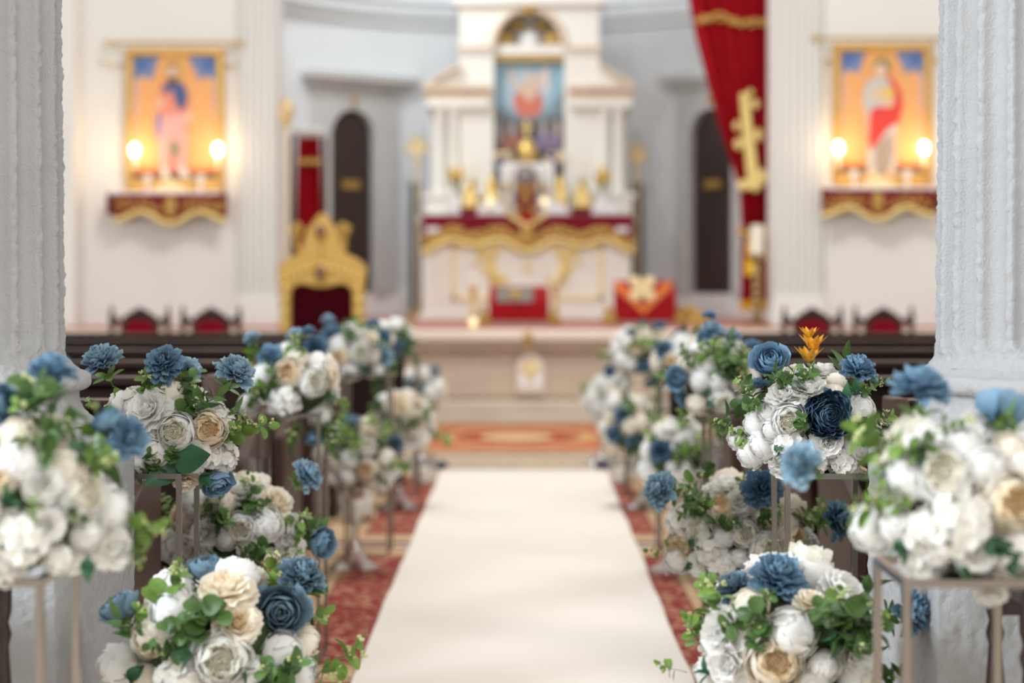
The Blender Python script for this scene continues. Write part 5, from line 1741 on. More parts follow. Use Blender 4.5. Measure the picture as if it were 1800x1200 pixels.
def sprig_template(kind, seed):
    """stem (builder) + list of (mesh, matrix) + bud builder; stem runs up +Z about 0.13 long"""
    r = random.Random(seed)
    L = 0.13
    bend = r.uniform(-0.03, 0.03)
    path = [Vector((bend * (k / 6) ** 2, 0.01 * math.sin(k), L * k / 6)) for k in range(7)]
    stem, lv, bud = MB(), [], MB()
    stem.tube(path, [0.0018 - 0.0002 * k for k in range(7)], 5)

    def pt(x):
        k = min(5.999, x * 6)
        j = int(k)
        return path[j].lerp(path[j + 1], k - j)
    if kind in 'ely':
        for k in range(4):
            x = 0.22 + 0.21 * k
            a0 = r.uniform(0, PI) + k * PI / 2
            for q in (0, PI):
                d = Vector((math.cos(a0 + q), math.sin(a0 + q), r.uniform(0.1, 0.7)))
                if kind == 'y' and r.random() < 0.3:
                    continue
                key = 'e' if kind == 'e' else 'l'
                lv.append((LEAF[key], Matrix.Translation(pt(x)) @ aim(d, r.uniform(-.8, .8)) @ Matrix.Scale((1.1 - 0.09 * k) * r.uniform(.85, 1.15) * (0.85 if kind == 'y' else 1), 4)))
        lv.append((LEAF['e' if kind == 'e' else 'l'], Matrix.Translation(pt(1.0)) @ aim((0.1, 0.2, 1)) @ Matrix.Scale(0.6, 4)))
        for q in range(2 if kind == 'e' else 4):
            x = r.uniform(0.5, 1.0)
            c_ = pt(x) + Vector((r.uniform(-1, 1), r.uniform(-1, 1), r.uniform(0, 1))).normalized() * 0.026
            stem.tube([pt(x - 0.05), c_], 0.0008, 4)
            for k in range(5):
                bud.ball(c_ + Vector((r.uniform(-1, 1), r.uniform(-1, 1), r.uniform(-.3, 1))) * 0.008, 0.0042, 0.0042, 0.005, 6, 4)
    elif kind == 's':
        for k in range(3):
            for q in (-1, 1):
                d = Vector((q * 0.9, r.uniform(-.6, .6), 0.7))
                lv.append((LEAF['s'], Matrix.Translation(pt(0.3 + 0.22 * k)) @ aim(d, r.uniform(-.5, .5)) @ Matrix.Scale(r.uniform(.6, .9), 4)))
        lv.append((LEAF['s'], Matrix.Translation(pt(0.95)) @ aim((0, 0, 1)) @ Matrix.Scale(0.8, 4)))
    elif kind == 'd':
        for a in (-0.8, 0.05, 0.85):
            lv.append((LEAF['d'], Matrix.Translation(pt(0.3)) @ aim((math.sin(a), r.uniform(-.25, .25), math.cos(a)), r.uniform(-.3, .3)) @ Matrix.Scale(r.uniform(.85, 1.1), 4)))
    elif kind == 'o':
        for k in range(3):
            c_ = pt(0.55 + 0.22 * k) + Vector((0.014 * (-1) ** k, 0, 0)) * (k < 2)
            for q in range(6):
                a = q * PI / 3
                lv.append((LEAF['o'], Matrix.Translation(c_) @ aim((math.cos(a) * 0.9, math.sin(a) * 0.9, 0.75)) @ Matrix.Scale(1.0 if k < 2 else 0.7, 4)))
    elif kind == 'f':
        for k in range(9):
            for q in (-1, 1):
                lv.append((LEAF['f'], Matrix.Translation(pt(0.15 + 0.09 * k)) @ aim((q * 0.8, 0, 0.8)) @ Matrix.Scale(1.1 - 0.07 * k, 4)))
    return stem, lv, bud


SPR = {}
for kd, sn in (('e', 'eucalyptus_sprig'), ('l', 'eucalyptus_sprig'), ('y', 'budding_sprig'), ('s', 'leafy_sprig'), ('d', 'rose_leaf_spray'), ('o', 'orange_lily_sprig'), ('f', 'rust_fern_frond')):
    SPR[kd] = []
    for sd in range(3 if kd in 'elysd' else 1):
        stem, lv, bud = sprig_template(kd, sd * 7 + ord(kd))
        sm = stem.mesh('stem', 'stem_green')
        bm_ = bud.mesh('bud_cluster', 'lime_bud') if bud.v else None
        # joined version for far-away balls
        j = MB()
        j.v += stem.v
        j.f += stem.f
        j.m += [0] * len(stem.f)
        for (me, mx) in lv:
            n0 = len(j.v)
            j.v += [mx @ v.co for v in me.vertices]
            j.f += [tuple(i + n0 for i in p_.vertices) for p_ in me.polygons]
            j.m += [1] * len(me.polygons)
        if bud.v:
            n0 = len(j.v)
            j.v += bud.v
            j.f += [tuple(i + n0 for i in f) for f in bud.f]
            j.m += [2] * len(bud.f)
        lm = lv[0][0].materials[0].name
        jm = j.mesh(sn, ['stem_green', lm, 'lime_bud'], fix=False)
        SPR[kd].append((sn, sm, lv, bm_, jm))


def link(name, me, parent, mx):
    o = bpy.data.objects.new(name, me)
    C.objects.link(o)
    o.parent = parent
    o.matrix_basis = mx
    return o


class Ball:
    """a ball of artificial flowers: Empty, moss core, flowers, sprigs"""

    def __init__(s, cpx, cpy, Y, rpx, label, near=True, seed=0):
        s.Y, s.near = Y, near
        s.c = at(cpx, cpy, Y)
        s.r = rpx * Y / F
        s.rng = random.Random(seed * 31 + int(cpx))
        s.t = thing('flower_ball', label, 'bouquet', (s.c.x, s.c.y, s.c.z - s.r * 0.8), 'artificial flower balls lining the aisle')
        s.o = ORG[s.t]
        MB().ball(s.c, s.r * 0.74, s.r * 0.74, s.r * 0.70, 20, 14).build('moss_core', 'moss', s.t)
        s.dirs = []

    def surf(s, px, py, k=0.8, dy=None):
        """front point of the ball under a photo position; beside the ball: at its middle depth"""
        o_ = Vector((0, 0, H))
        d = (at(px, py, s.Y) - o_).normalized()
        oc = o_ - s.c
        b_ = oc.dot(d)
        q = b_ * b_ - (oc.dot(oc) - (s.r * k) ** 2)
        p_ = o_ + d * (-b_ - math.sqrt(q)) if q > 0 else o_ + d * (-b_)
        if dy is not None:
            p_ = at(px, py, s.Y + dy)
        return p_

    def flower(s, kind, px, py, dpx, face=None, dy=None, stem=None, p=None, size=None):
        key = KEY[kind]
        p_ = s.surf(px, py, 0.86, dy) if p is None else p
        d = size if size else dpx * p_.y / F
        rad = (p_ - s.c)
        if face is None:
            f_ = rad.normalized() + Vector((0, -0.35, 0.12)) if p is None else rad.normalized()
        else:
            f_ = Vector(face)
        s.dirs.append((rad.normalized(), d / max(rad.length, 0.02)))
        me, he = s.rng.choice(BL[key])
        mx = Matrix.Translation(p_ - s.o) @ aim(f_.normalized(), s.rng.uniform(0, 6)) @ Matrix.Scale(d, 4)
        o = link(key, me, s.t, mx)
        if he:
            link('heart', he, o, Matrix())
        blue = kind in 'DLKRSTN'
        if blue:
            link('calyx', CALYX, o, Matrix())
            if stem is not False and (rad.length > s.r * 1.0 or stem):
                a = p_ - f_.normalized() * d * 0.42 - s.o
                e_ = s.c + rad.normalized() * s.r * 0.5 - s.o
                mid = (a + e_) / 2 + Vector((0, 0, 0.004))
                st = MB()
                st.tube([a, a - f_.normalized() * d * 0.25, mid, e_], 0.0016 if s.near else 0.002, 6)
                imx = mx.inverted()
                st.v = [imx @ v for v in st.v]
                link('stem', st.mesh('stem', 'stem_green'), o, Matrix())
        return o

    def sprig(s, kind, px, py, lpx, ang, fwd=0.25, dy=None, p=None, d3=None):
        """sprig whose middle is at the photo point, pointing to ang (0 right, 90 up)"""
        mid = s.surf(px, py, 1.08, dy) if p is None else p
        d = Vector((math.cos(R(ang)), -fwd, math.sin(R(ang)))).normalized() if d3 is None else Vector(d3).normalized()
        L = lpx * mid.y / F
        base = mid - d * L * 0.5
        sn, sm, lv, bm_, jm = s.rng.choice(SPR[kind])
        sc = L / 0.15
        mx = Matrix.Translation(base - s.o) @ aim(d, s.rng.uniform(0, 6)) @ Matrix.Scale(sc, 4)
        if not s.near:
            link(sn, jm, s.t, mx)
            return
        o = link(sn, sm, s.t, mx)
        for me, m_ in lv:
            link('petal' if kind == 'o' else 'leaf', me, o, m_)
        if bm_:
            link('bud_cluster', bm_, o, Matrix())

    def leaf(s, px, py, lpx, ang, roll=0.0, key='d', fwd=0.15, dy=None):
        mid = s.surf(px, py, 1.1, dy)
        L = lpx * mid.y / F
        d = Vector((math.cos(R(ang)), -fwd, math.sin(R(ang)))).normalized()
        # broad side to the viewer
        z = d
        x = z.cross(Vector((0, -1, 0.25))).normalized()
        y = z.cross(x)
        m3 = Matrix((x, y, z)).transposed().to_4x4()
        link('rose_leaf', LEAF[key], s.t, Matrix.Translation(mid - d * L * 0.5 - s.o) @ m3 @ Matrix.Rotation(roll, 4, 'Z') @ Matrix.Scale(L / 0.075, 4) @ Matrix.Diagonal((1.15, 1, 1, 1)))

    def fill(s, mix, size, n=44, sprigs=10, kinds='ells', zmin=-0.75, blues='D', bl=0.0, front=True):
        """the rest of the ball, all round"""
        for k in range(n):
            z = 1 - 2 * (k + 0.5) / n
            rr_ = math.sqrt(1 - z * z)
            d = Vector((rr_ * math.cos(GA * k), rr_ * math.sin(GA * k), z))
            if z < zmin or (not front and d.y < -0.55):
                continue
            sz = size * s.rng.uniform(0.8, 1.2)
            if any(d.dot(e) > math.cos(min(1.2, 0.42 * w_ + 0.30 * sz / s.r)) for e, w_ in s.dirs):
                continue
            if s.rng.random() < bl:
                s.flower(s.rng.choice(blues), 0, 0, 0, p=s.c + d * s.r * 1.02, size=sz * 0.9, stem=False)
            else:
                s.flower(s.rng.choice(mix), 0, 0, 0, p=s.c + d * s.r * 0.80, size=sz)
        for k in range(sprigs):
            d = Vector((s.rng.gauss(0, 1), s.rng.gauss(0, 1), s.rng.gauss(0.25, 0.8))).normalized()
            if d.z < -0.6 or (s.dirs and s.near and d.y < -0.35):
                continue
            t_ = (d + Vector((s.rng.uniform(-.6, .6), s.rng.uniform(-.6, .6), s.rng.uniform(-.4, .6)))).normalized()
            s.sprig(s.rng.choice(kinds), 0, 0, 0.15 * F / s.Y * s.rng.uniform(.55, .8), 0, p=s.c + d * s.r * 1.02, d3=t_)


def metal_stand(x0, x1, y0, y1, zt, label):
    t = thing('flower_stand', label, 'stand', ((x0 + x1) / 2, (y0 + y1) / 2, 0), 'tall metal flower stands')
    q = 0.006
    for x in (x0, x1):
        for y in (y0, y1):
            MB().box(x - q, x + q, y - q, y + q, 0.012, zt - 0.012).build('leg', 'stand_metal', t, smooth=False)
    for z, nm in ((zt - 0.012, 'top_rail'), (0.0, 'base_rail')):
        for y in (y0, y1):
            MB().box(x0 - q, x1 + q, y - q, y + q, z, z + 0.012).build(nm, 'stand_metal', t, smooth=False)
        for x in (x0, x1):
            MB().box(x - q, x + q, y0 + q, y1 - q, z, z + 0.012).build(nm, 'stand_metal', t, smooth=False)
    MB().box(x0 + 0.05, x1 - 0.05, y0, y1, zt - 0.010, zt - 0.004).build('top_strap', 'stand_metal', t, smooth=False)


def trumpet_vase(x, y, zt, label, rt=0.10):
    t = thing('trumpet_vase', label, 'vase', (x, y, 0), 'clear glass trumpet vases')
    foot = [(0.100, 0.0), (0.080, 0.012), (0.046, 0.040), (0.023, 0.088), (0.004, 0.13), (0.004, 0.245)]
    cup_in = [(0.028, 0.295), (0.055, zt - 0.05), (rt - 0.004, zt)]
    out = [(rt, zt), (0.06, zt - 0.05), (0.034, 0.29), (0.022, 0.24), (0.017, 0.20), (0.018, 0.15), (0.028, 0.09), (0.05, 0.045), (0.085, 0.018), (0.110, 0.006), (0.108, 0.0)]
    MB().lathe(foot + cup_in + out + [foot[0]], (x, y, 0.008), 32, cap=False).build('glass_body', 'glass', t)
    MB().lathe([(0.021, 0.172), (0.026, 0.178), (0.021, 0.184)], (x, y, 0.008), 20).build('stem_ring', 'glass', t)


def glass_cylinder(px, pbase, Y, rpx, ptop, label, candle=True):
    c_ = at(px, pbase, Y)
    z1 = at(px, ptop, Y).z
    r_ = rpx * Y / F
    t = thing('glass_cylinder', label, 'vase', (c_.x, Y, 0.0), 'clear glass cylinders')
    MB().lathe([(0.001, 0.0), (r_, 0.0), (r_, z1), (r_ - 0.004, z1), (r_ - 0.004, 0.012), (0.001, 0.012)], (c_.x, Y, 0.008), 32, cap=False).build('glass_wall', 'glass', t)
    if candle:
        MB().lathe([(0.035, 0.0), (0.036, 0.08), (0.03, 0.085), (0.003, 0.082)], (c_.x, Y, 0.021), 18).build('candle', 'candle_wax', t)


# ------------------------------------------------------------------ stands and vases along the aisle
SW, SD = 0.19, 0.24
for (xa, Y_, sd_, lb) in ((-0.713, 2.93, -1, 'tall thin metal stand under the nearest left flower ball'), (0.560, 2.92, 1, 'tall thin metal stand under the nearest right flower ball'),
                          (-0.772, 4.45, -1, 'tall thin metal stand beside the left column pedestal'), (0.588, 4.45, 1, 'tall thin metal stand beside the right column pedestal'),
                          (-0.655, 6.33, -1, 'tall thin metal stand third from the camera on the left'), (0.590, 6.33, 1, 'tall thin metal stand third from the camera on the right'),
                          (-0.60, 8.78, -1, 'tall thin metal stand fourth from the camera on the left'), (0.60, 8.78, 1, 'tall thin metal stand fourth from the camera on the right'),
                          (-0.60, 11.0, -1, 'tall thin metal stand farthest from the camera on the left'), (0.57, 11.0, 1, 'tall thin metal stand farthest from the camera on the right')):
    x0, x1 = sorted((xa, xa + sd_ * SW))
    metal_stand(x0, x1, Y_, Y_ + SD, 0.80, lb)
for (x, y, zt, lb) in ((-0.545, 3.68, 0.44, 'glass trumpet vase under the nearest low left flower ball'), (0.49, 3.68, 0.44, 'glass trumpet vase under the nearest low right flower ball'),
                       (-0.775, 5.38, 0.41, 'glass trumpet vase under the second low left flower ball'), (0.575, 5.3, 0.45, 'glass trumpet vase under the second low right flower ball'),
                       (-0.715, 8.37, 0.36, 'glass trumpet vase on the rug under the third low left flower ball'), (0.625, 8.3, 0.38, 'glass trumpet vase on the rug under the third low right flower ball'),
                       (-0.665, 10.5, 0.36, 'glass trumpet vase under the fourth low left flower ball'), (0.64, 10.5, 0.36, 'glass trumpet vase under the fourth low right flower ball'),
                       (-0.67, 12.9, 0.36, 'glass trumpet vase under the farthest low left flower ball'), (0.50, 12.9, 0.36, 'glass trumpet vase under the farthest low right flower ball')):
    trumpet_vase(x, y, zt, lb)
glass_cylinder(443, 1150, 6.05, 33, 809, 'tall clear glass cylinder behind the second low left flower ball', False)
glass_cylinder(625, 921, 9.9, 31, 852, 'glass cylinder with candle on the rug behind the third left trumpet vase')
glass_cylinder(1226, 921, 9.9, 31, 852, 'glass cylinder with candle on the rug behind the third right trumpet vase')
glass_cylinder(1040 + 55, 860, 11.7, 24, 800, 'small glass cylinder by the far right end of the runner')
glass_cylinder(742, 860, 11.7, 24, 800, 'small glass cylinder by the far left end of the runner')

UP = (0, -0.2, 1)
# --- left, nearest tall (L1)
B = Ball(28, 880, 2.94 + 0.09, 172, 'white flower ball with blue blooms before the left column, nearest on a tall stand', seed=1)
for a in (('D', 89, 656, 92, (0.1, -0.25, 1)), ('R', 2, 708, 72, (0.7, -0.6, 0.3)), ('R', 186, 738, 56, (-0.5, -0.3, 0.8)), ('D', 224, 768, 80, (0.6, -0.75, 0.1)),
          ('b', 35, 812, 88), ('c', 30, 765, 62), ('w', 137, 868, 96), ('b', 152, 938, 62), ('r', 195, 965, 84, (0.7, -.6, -.2)), ('b', 190, 893, 84), ('h', 38, 945, 110), ('r', 78, 922, 80),
          ('h', 100, 980, 60), ('r', 75, 850, 84), ('c', 118, 822, 80), ('p', 0, 845, 56), ('h', 5, 995, 80), ('b', -40, 900, 90)):
    B.flower(*a)
for a in (('s', 90, 712, 80, 100, .3, -.02), ('d', 147, 790, 100, 60), ('l', 165, 812, 85, 10), ('d', 15, 868, 75, 45), ('d', 150, 1000, 80, -80), ('l', 254, 935, 95, 15), ('l', 235, 970, 60, -60),
          ('e', 110, 745, 80, 20), ('e', 70, 780, 80, 150), ('y', 40, 735, 70, 120), ('l', 60, 890, 50, -100), ('e', 130, 905, 50, -60)):
    B.sprig(*a)
B.fill('bwrhc', 0.075, 40, 8)
# --- left, nearest low (L1 low)
B = Ball(385, 1135, 3.68, 158, 'low flower ball with large slate blue rose, nearest on the left', seed=2)
for a in (('S', 493, 1076, 100, (0.15, -1, 0.15)), ('T', 528, 1016, 90, (0.4, -0.35, 0.85)), ('S', 364, 998, 70, (0, -0.2, 1)), ('S', 206, 1066, 70, (-0.55, -0.1, 0.8)),
          ('q', 398, 1048, 118, (0, -0.4, 1)), ('b', 306, 1075, 92), ('c', 268, 1112, 76), ('q', 415, 1098, 100), ('w', 390, 1158, 104), ('b', 497, 1150, 78), ('c', 536, 1125, 60),
          ('b', 205, 1172, 78), ('h', 313, 1192, 96), ('p', 255, 1200, 70), ('b', 450, 1190, 70), ('b', 530, 1185, 66)):
    B.flower(*a)
for a in (('e', 349, 1085, 105, 100, .7), ('e', 320, 1100, 90, 160, .7), ('e', 375, 1075, 80, 40, .7), ('l', 300, 1036, 90, 60), ('y', 318, 1010, 60, 80), ('e', 500, 1178, 100, 30, .5), ('e', 470, 1190, 80, 120, .6), ('y', 602, 1158, 110, 35),
          ('l', 560, 1180, 90, -10), ('d', 234, 1178, 85, 30), ('d', 320, 1150, 80, 180), ('s', 226, 1105, 80, 120), ('l', 245, 1085, 60, 70), ('d', 430, 1185, 70, -60), ('e', 290, 1145, 70, 180)):
    B.sprig(*a)
B.fill('bwrhcq', 0.09, 36, 8)
# --- left, second tall (L2)
B = Ball(308, 768, 4.57, 100, 'white flower ball with four blue blooms beside the left column pedestal', seed=3)
for a in (('L', 178, 636, 78, (-0.3, -0.45, 0.85), 0.0), ('D', 290, 640, 74, (-0.15, -0.85, 0.5), -0.06), ('L', 331, 650, 52, (0.5, 0.75, 0.4), 0.0), ('L', 413, 656, 76, (0.55, -0.35, 0.8), -0.02),
          ('h', 232, 722, 92), ('r', 266, 726, 96), ('c', 300, 694, 62, (0.1, -.3, 1)), ('w', 308, 760, 70, (0.05, -1, 0.15)), ('p', 364, 754, 68, (0.25, -1, 0.15)), ('h', 384, 742, 66), ('h', 388, 802, 72),
          ('b', 274, 798, 56), ('b', 246, 812, 60), ('q', 326, 842, 50, (0.1, -.5, -.8)), ('R', 382, 848, 60, (0.35, -0.55, -0.7)), ('b', 225, 770, 66), ('r', 345, 800, 60)):
    B.flower(*a)
for a in (('l', 262, 680, 62, 100), ('s', 282, 682, 50, 70), ('e', 332, 688, 74, 60), ('e', 338, 708, 66, 30), ('s', 366, 704, 66, 40), ('y', 440, 742, 84, 15, .2, 0), ('y', 415, 738, 60, 10, .2, 0), ('y', 222, 692, 54, 20, .2, 0),
          ('l', 158, 710, 24, 100, .2, 0), ('e', 274, 812, 50, 100), ('e', 258, 828, 50, -160), ('d', 365, 842, 60, -50), ('l', 404, 760, 44, 50), ('s', 398, 726, 50, 50), ('e', 300, 800, 40, 60)):
    B.sprig(*a)
B.leaf(338, 804, 78, 8, 0.1)
B.leaf(280, 836, 66, 215, -0.2)
B.fill('bwrhc', 0.07, 38, 8)
# --- left, second low (L2 low)
B = Ball(412, 940, 5.38, 116, 'low cream and white flower ball behind the legs of the left stand', seed=4)
for a in (('L', 539, 836, 64, (0.75, -0.35, 0.55), -0.02), ('R', 568, 955, 56, (0.75, -0.55, -0.15), 0), ('p', 323, 912, 50, (-.4, -.8, .5)), ('b', 345, 882, 66), ('r', 428, 872, 66, (0, -.4, 1)), ('r', 364, 938, 62),
          ('b', 397, 945, 42), ('w', 422, 930, 60, (0.15, -1, 0.1)), ('b', 466, 920, 64), ('q', 482, 888, 74, (0.5, -.5, .7)), ('r', 505, 930, 70, (.8, -.5, .1)), ('r', 506, 965, 70, (.8, -.5, -.2)),
          ('p', 464, 994, 62), ('b', 416, 1004, 56), ('h', 308, 960, 72), ('h', 330, 995, 66), ('c', 390, 880, 60), ('b', 360, 990, 56), ('r', 440, 965, 50)):
    B.flower(*a)
for a in (('s', 388, 875, 60, 80), ('e', 372, 905, 62, 150, .6), ('e', 390, 912, 56, 20, .6), ('e', 440, 872, 60, 80), ('e', 452, 892, 50, 40), ('y', 430, 852, 44, 90), ('e', 450, 966, 60, 170, .6), ('e', 446, 985, 56, -80, .6), ('l', 524, 922, 60, 40),
          ('s', 545, 930, 56, 30), ('y', 284, 905, 60, 150), ('l', 298, 888, 46, 110), ('l', 520, 955, 40, -100), ('d', 370, 985, 60, 200), ('e', 400, 995, 50, 250), ('y', 300, 1010, 46, 200)):
    B.sprig(*a)
B.fill('bwrhcq', 0.08, 38, 8)
# --- left, third tall (L3)
B = Ball(522, 676, 6.45, 74, 'white flower ball with blue blooms, third on the left', seed=5)
for a in (('D', 474, 626, 48, (-0.4, -0.75, 0.5)), ('L', 443, 595, 34, (-0.5, 0.3, 0.8), 0), ('L', 520, 590, 38, (-0.3, 0.2, 0.9)), ('D', 543, 582, 26, UP), ('K', 554, 609, 44, (0.15, -0.85, 0.5)), ('p', 510, 656, 52, (-.1, -1, .2)), ('w', 548, 672, 52),
          ('q', 576, 664, 50, (.8, -.4, .3)), ('b', 460, 662, 50), ('h', 502, 702, 62), ('h', 490, 720, 44), ('b', 563, 730, 44, (.3, -.6, -.6)), ('R', 552, 770, 32, (.2, -.6, -.8), 0), ('b', 436, 714, 40, (-.7, -.6, -.2))):
    B.flower(*a)
for a in (('l', 520, 610, 50, 90), ('d', 580, 697, 40, 0), ('l', 470, 680, 60, 200), ('e', 455, 690, 54, 220), ('l', 492, 735, 46, 230), ('s', 520, 760, 56, 260), ('l', 585, 740, 60, 280), ('l', 440, 625, 44, 250), ('s', 480, 655, 46, 120), ('y', 515, 750, 50, 240), ('e', 572, 760, 50, 300)):
    B.sprig(*a)
B.fill('bwrhc', 0.09, 34, 8)
# --- left, fourth tall (L4)
B = Ball(628, 622, 8.9, 52, 'cream flower ball with blue blooms, fourth on the left', near=False, seed=6)
for a in (('D', 585, 586, 44, (-0.2, -0.5, 0.85)), ('L', 577, 562, 26, UP), ('L', 672, 627, 42, (0.35, -0.9, 0.2)), ('D', 657, 570, 26, (.3, -.2, .9)), ('K', 676, 592, 28, (0.6, -0.4, 0.7)), ('p', 602, 626, 34), ('w', 634, 620, 44), ('b', 595, 606, 36), ('r', 630, 590, 40, UP),
          ('q', 652, 600, 36), ('b', 664, 648, 30), ('D', 588, 646, 20)):
    B.flower(*a)
for a in (('d', 640, 650, 40, 260), ('d', 612, 660, 40, 250), ('l', 630, 578, 40, 90), ('d', 665, 668, 40, 270), ('l', 690, 645, 34, 300)):
    B.sprig(*a)
B.fill('bwrhc', 0.09, 34, 10, kinds='ellsd')
# --- left, fifth tall
B = Ball(690, 600, 11.12, 38, 'dim distant flower ball, farthest tall one on the left', near=False, seed=7)
for a in (('D', 700, 606, 24), ('K', 706, 624, 24), ('D', 672, 585, 22)):
    B.flower(*a)
B.fill('bwrhcD', 0.09, 34, 12, kinds='ellsd', bl=0.15)
# --- left, third low (L3 low)
B = Ball(632, 806, 8.37, 74, 'low flower ball with yellow-hearted peony in the trumpet vase, third on the left', near=False, seed=8)
for a in (('S', 618, 738, 32, UP), ('T', 694, 780, 34, (.6, -.7, .1)), ('p', 645, 824, 42, (0, -1, .1)), ('b', 590, 768, 40), ('w', 645, 785, 36), ('q', 655, 762, 50, UP), ('b', 612, 808, 36), ('b', 582, 836, 32), ('h', 568, 800, 40), ('c', 680, 806, 36), ('b', 696, 826, 26)):
    B.flower(*a)
for a in (('l', 620, 792, 46, 100), ('d', 583, 782, 36, 200), ('l', 690, 815, 56, 10), ('l', 605, 750, 44, 110), ('y', 672, 762, 40, 60), ('s', 668, 840, 40, 300), ('l', 575, 752, 40, 130)):
    B.sprig(*a)
B.fill('bwrhcq', 0.085, 40, 10)
# --- left, fourth low
B = Ball(706, 742, 10.5, 60, 'low peach and white flower ball, fourth on the left', near=False, seed=9)
for a in (('q', 700, 712, 54, (-.1, -.7, .7)), ('q', 728, 742, 52), ('r', 720, 770, 46), ('c', 685, 752, 34), ('h', 738, 770, 40)):
    B.flower(*a)
for a in (('d', 714, 748, 34, 90), ('l', 690, 760, 40, 230), ('l', 770, 765, 50, 10)):
    B.sprig(*a)
B.fill('qrchbw', 0.09, 36, 6)
# --- left, fifth low
B = Ball(735, 690, 12.9, 48, 'low white flower ball with blue pair, farthest on the left', near=False, seed=10)
for a in (('T', 730, 680, 36), ('D', 764, 652, 22, UP), ('T', 716, 684, 22), ('r', 740, 662, 40, UP), ('b', 756, 690, 34)):
    B.flower(*a)
B.fill('qrchbw', 0.1, 36, 8)

# --- right, nearest tall (R1)
B = Ball(1690, 880, 3.03, 165, 'white flower ball with blue blooms before the right column, nearest on a tall stand', seed=11)
for a in (('D', 1618, 684, 108, (0.05, -0.25, 1)), ('R', 1760, 716, 86, (0.25, 0.55, 0.8)), ('b', 1532, 928, 84, (-.7, -.6, -.2)), ('b', 1591, 842, 92), ('w', 1660, 838, 104), ('b', 1730, 822, 80), ('b', 1694, 784, 72),
          ('p', 1771, 882, 102, (0.1, -1, 0.1)), ('h', 1682, 915, 140), ('h', 1622, 935, 84), ('r', 1712, 968, 90), ('c', 1776, 790, 66), ('r', 1742, 1036, 70, (0, -.4, -.9)), ('r', 1640, 795, 80, UP), ('b', 1795, 820, 70), ('h', 1650, 965, 70), ('L', 1408, 816, 84, (-0.65, -0.6, 0.4), 0.02)):
    B.flower(*a)
for a in (('l', 1600, 792, 90, 150, .4), ('e', 1620, 785, 70, 50, .4), ('l', 1548, 830, 70, 110), ('d', 1752, 950, 110, 20, .4), ('d', 1770, 975, 100, -30, .4), ('d', 1583, 968, 90, -60), ('d', 1698, 1010, 70, 250), ('y', 1680, 742, 80, 10, .1), ('y', 1560, 860, 60, 190),
          ('d', 1790, 1000, 90, 0), ('l', 1575, 880, 60, 200), ('s', 1780, 745, 60, 90)):
    B.sprig(*a)
B.fill('bwrhc', 0.08, 40, 8)
# --- right, nearest low (R1 low)
B = Ball(1388, 1128, 3.68, 158, 'low flower ball with round peach peony, nearest on the right', seed=12)
for a in (('D', 1367, 1019, 108, (0.1, -0.5, 0.85)), ('T', 1293, 1036, 74, (-0.4, -0.4, 0.8)), ('D', 1596, 1078, 92, (0.75, -0.45, 0.2), 0.02), ('p', 1362, 1164, 100, (0, -1, 0.25)), ('b', 1390, 1112, 92),
          ('r', 1280, 1112, 110), ('r', 1290, 1165, 100), ('c', 1318, 1068, 72), ('b', 1449, 1172, 58), ('b', 1520, 1158, 70), ('w', 1508, 1190, 80), ('q', 1421, 1062, 66, (.2, -.4, .9)), ('b', 1250, 1185, 70), ('b', 1430, 1205, 60)):
    B.flower(*a)
for a in (('e', 1470, 1095, 110, 80, .7), ('e', 1500, 1085, 100, 60, .6), ('e', 1450, 1085, 90, 100, .6), ('e', 1485, 1130, 90, 0, .7), ('e', 1525, 1120, 90, 40, .5), ('l', 1475, 1065, 80, 90, .4), ('l', 1520, 1085, 80, 30), ('y', 1540, 1090, 70, 30), ('e', 1330, 1085, 90, 150, .6), ('e', 1295, 1090, 70, 200, .6),
          ('l', 1222, 1105, 80, 120), ('l', 1258, 1055, 90, 100), ('y', 1240, 1045, 70, 110), ('d', 1230, 1180, 70, 160), ('e', 1560, 1190, 70, 20), ('y', 1180, 1178, 60, 170), ('d', 1470, 1130, 90, -100), ('e', 1340, 1060, 60, 60), ('e', 1330, 1125, 60, 90)):
    B.sprig(*a)
B.fill('bwrhc', 0.09, 36, 8)
# --- right, second tall (R2)
B = Ball(1426, 752, 4.57, 118, 'white flower ball with dark blue bloom beside the right column pedestal', seed=13)
for a in (('R', 1354, 632, 64, (-0.2, -0.85, 0.5), -0.05), ('N', 1457, 729, 80, (0.08, -1, 0.12), -0.16), ('D', 1508, 652, 72, (0.2, -0.35, 0.9), -0.02), ('D', 1332, 680, 42, (-.4, .2, .8), 0.02), ('b', 1328, 747, 50), ('b', 1320, 794, 58), ('b', 1350, 722, 44),
          ('w', 1387, 740, 62, (-0.1, -1, 0.1)), ('r', 1378, 702, 70, (-.2, -.6, .8)), ('r', 1422, 692, 80, (0, -.5, 1)), ('c', 1464, 690, 40, (.2, -.2, 1)), ('b', 1511, 720, 60), ('c', 1540, 766, 56), ('b', 1506, 782, 60), ('r', 1452, 775, 66), ('h', 1390, 785, 70), ('b', 1358, 755, 46),
          ('h', 1430, 808, 60), ('h', 1480, 812, 60), ('b', 1296, 770, 40, (-.8, -.4, .1)), ('c', 1470, 670, 36, (.2, .1, 1))):
    B.flower(*a)
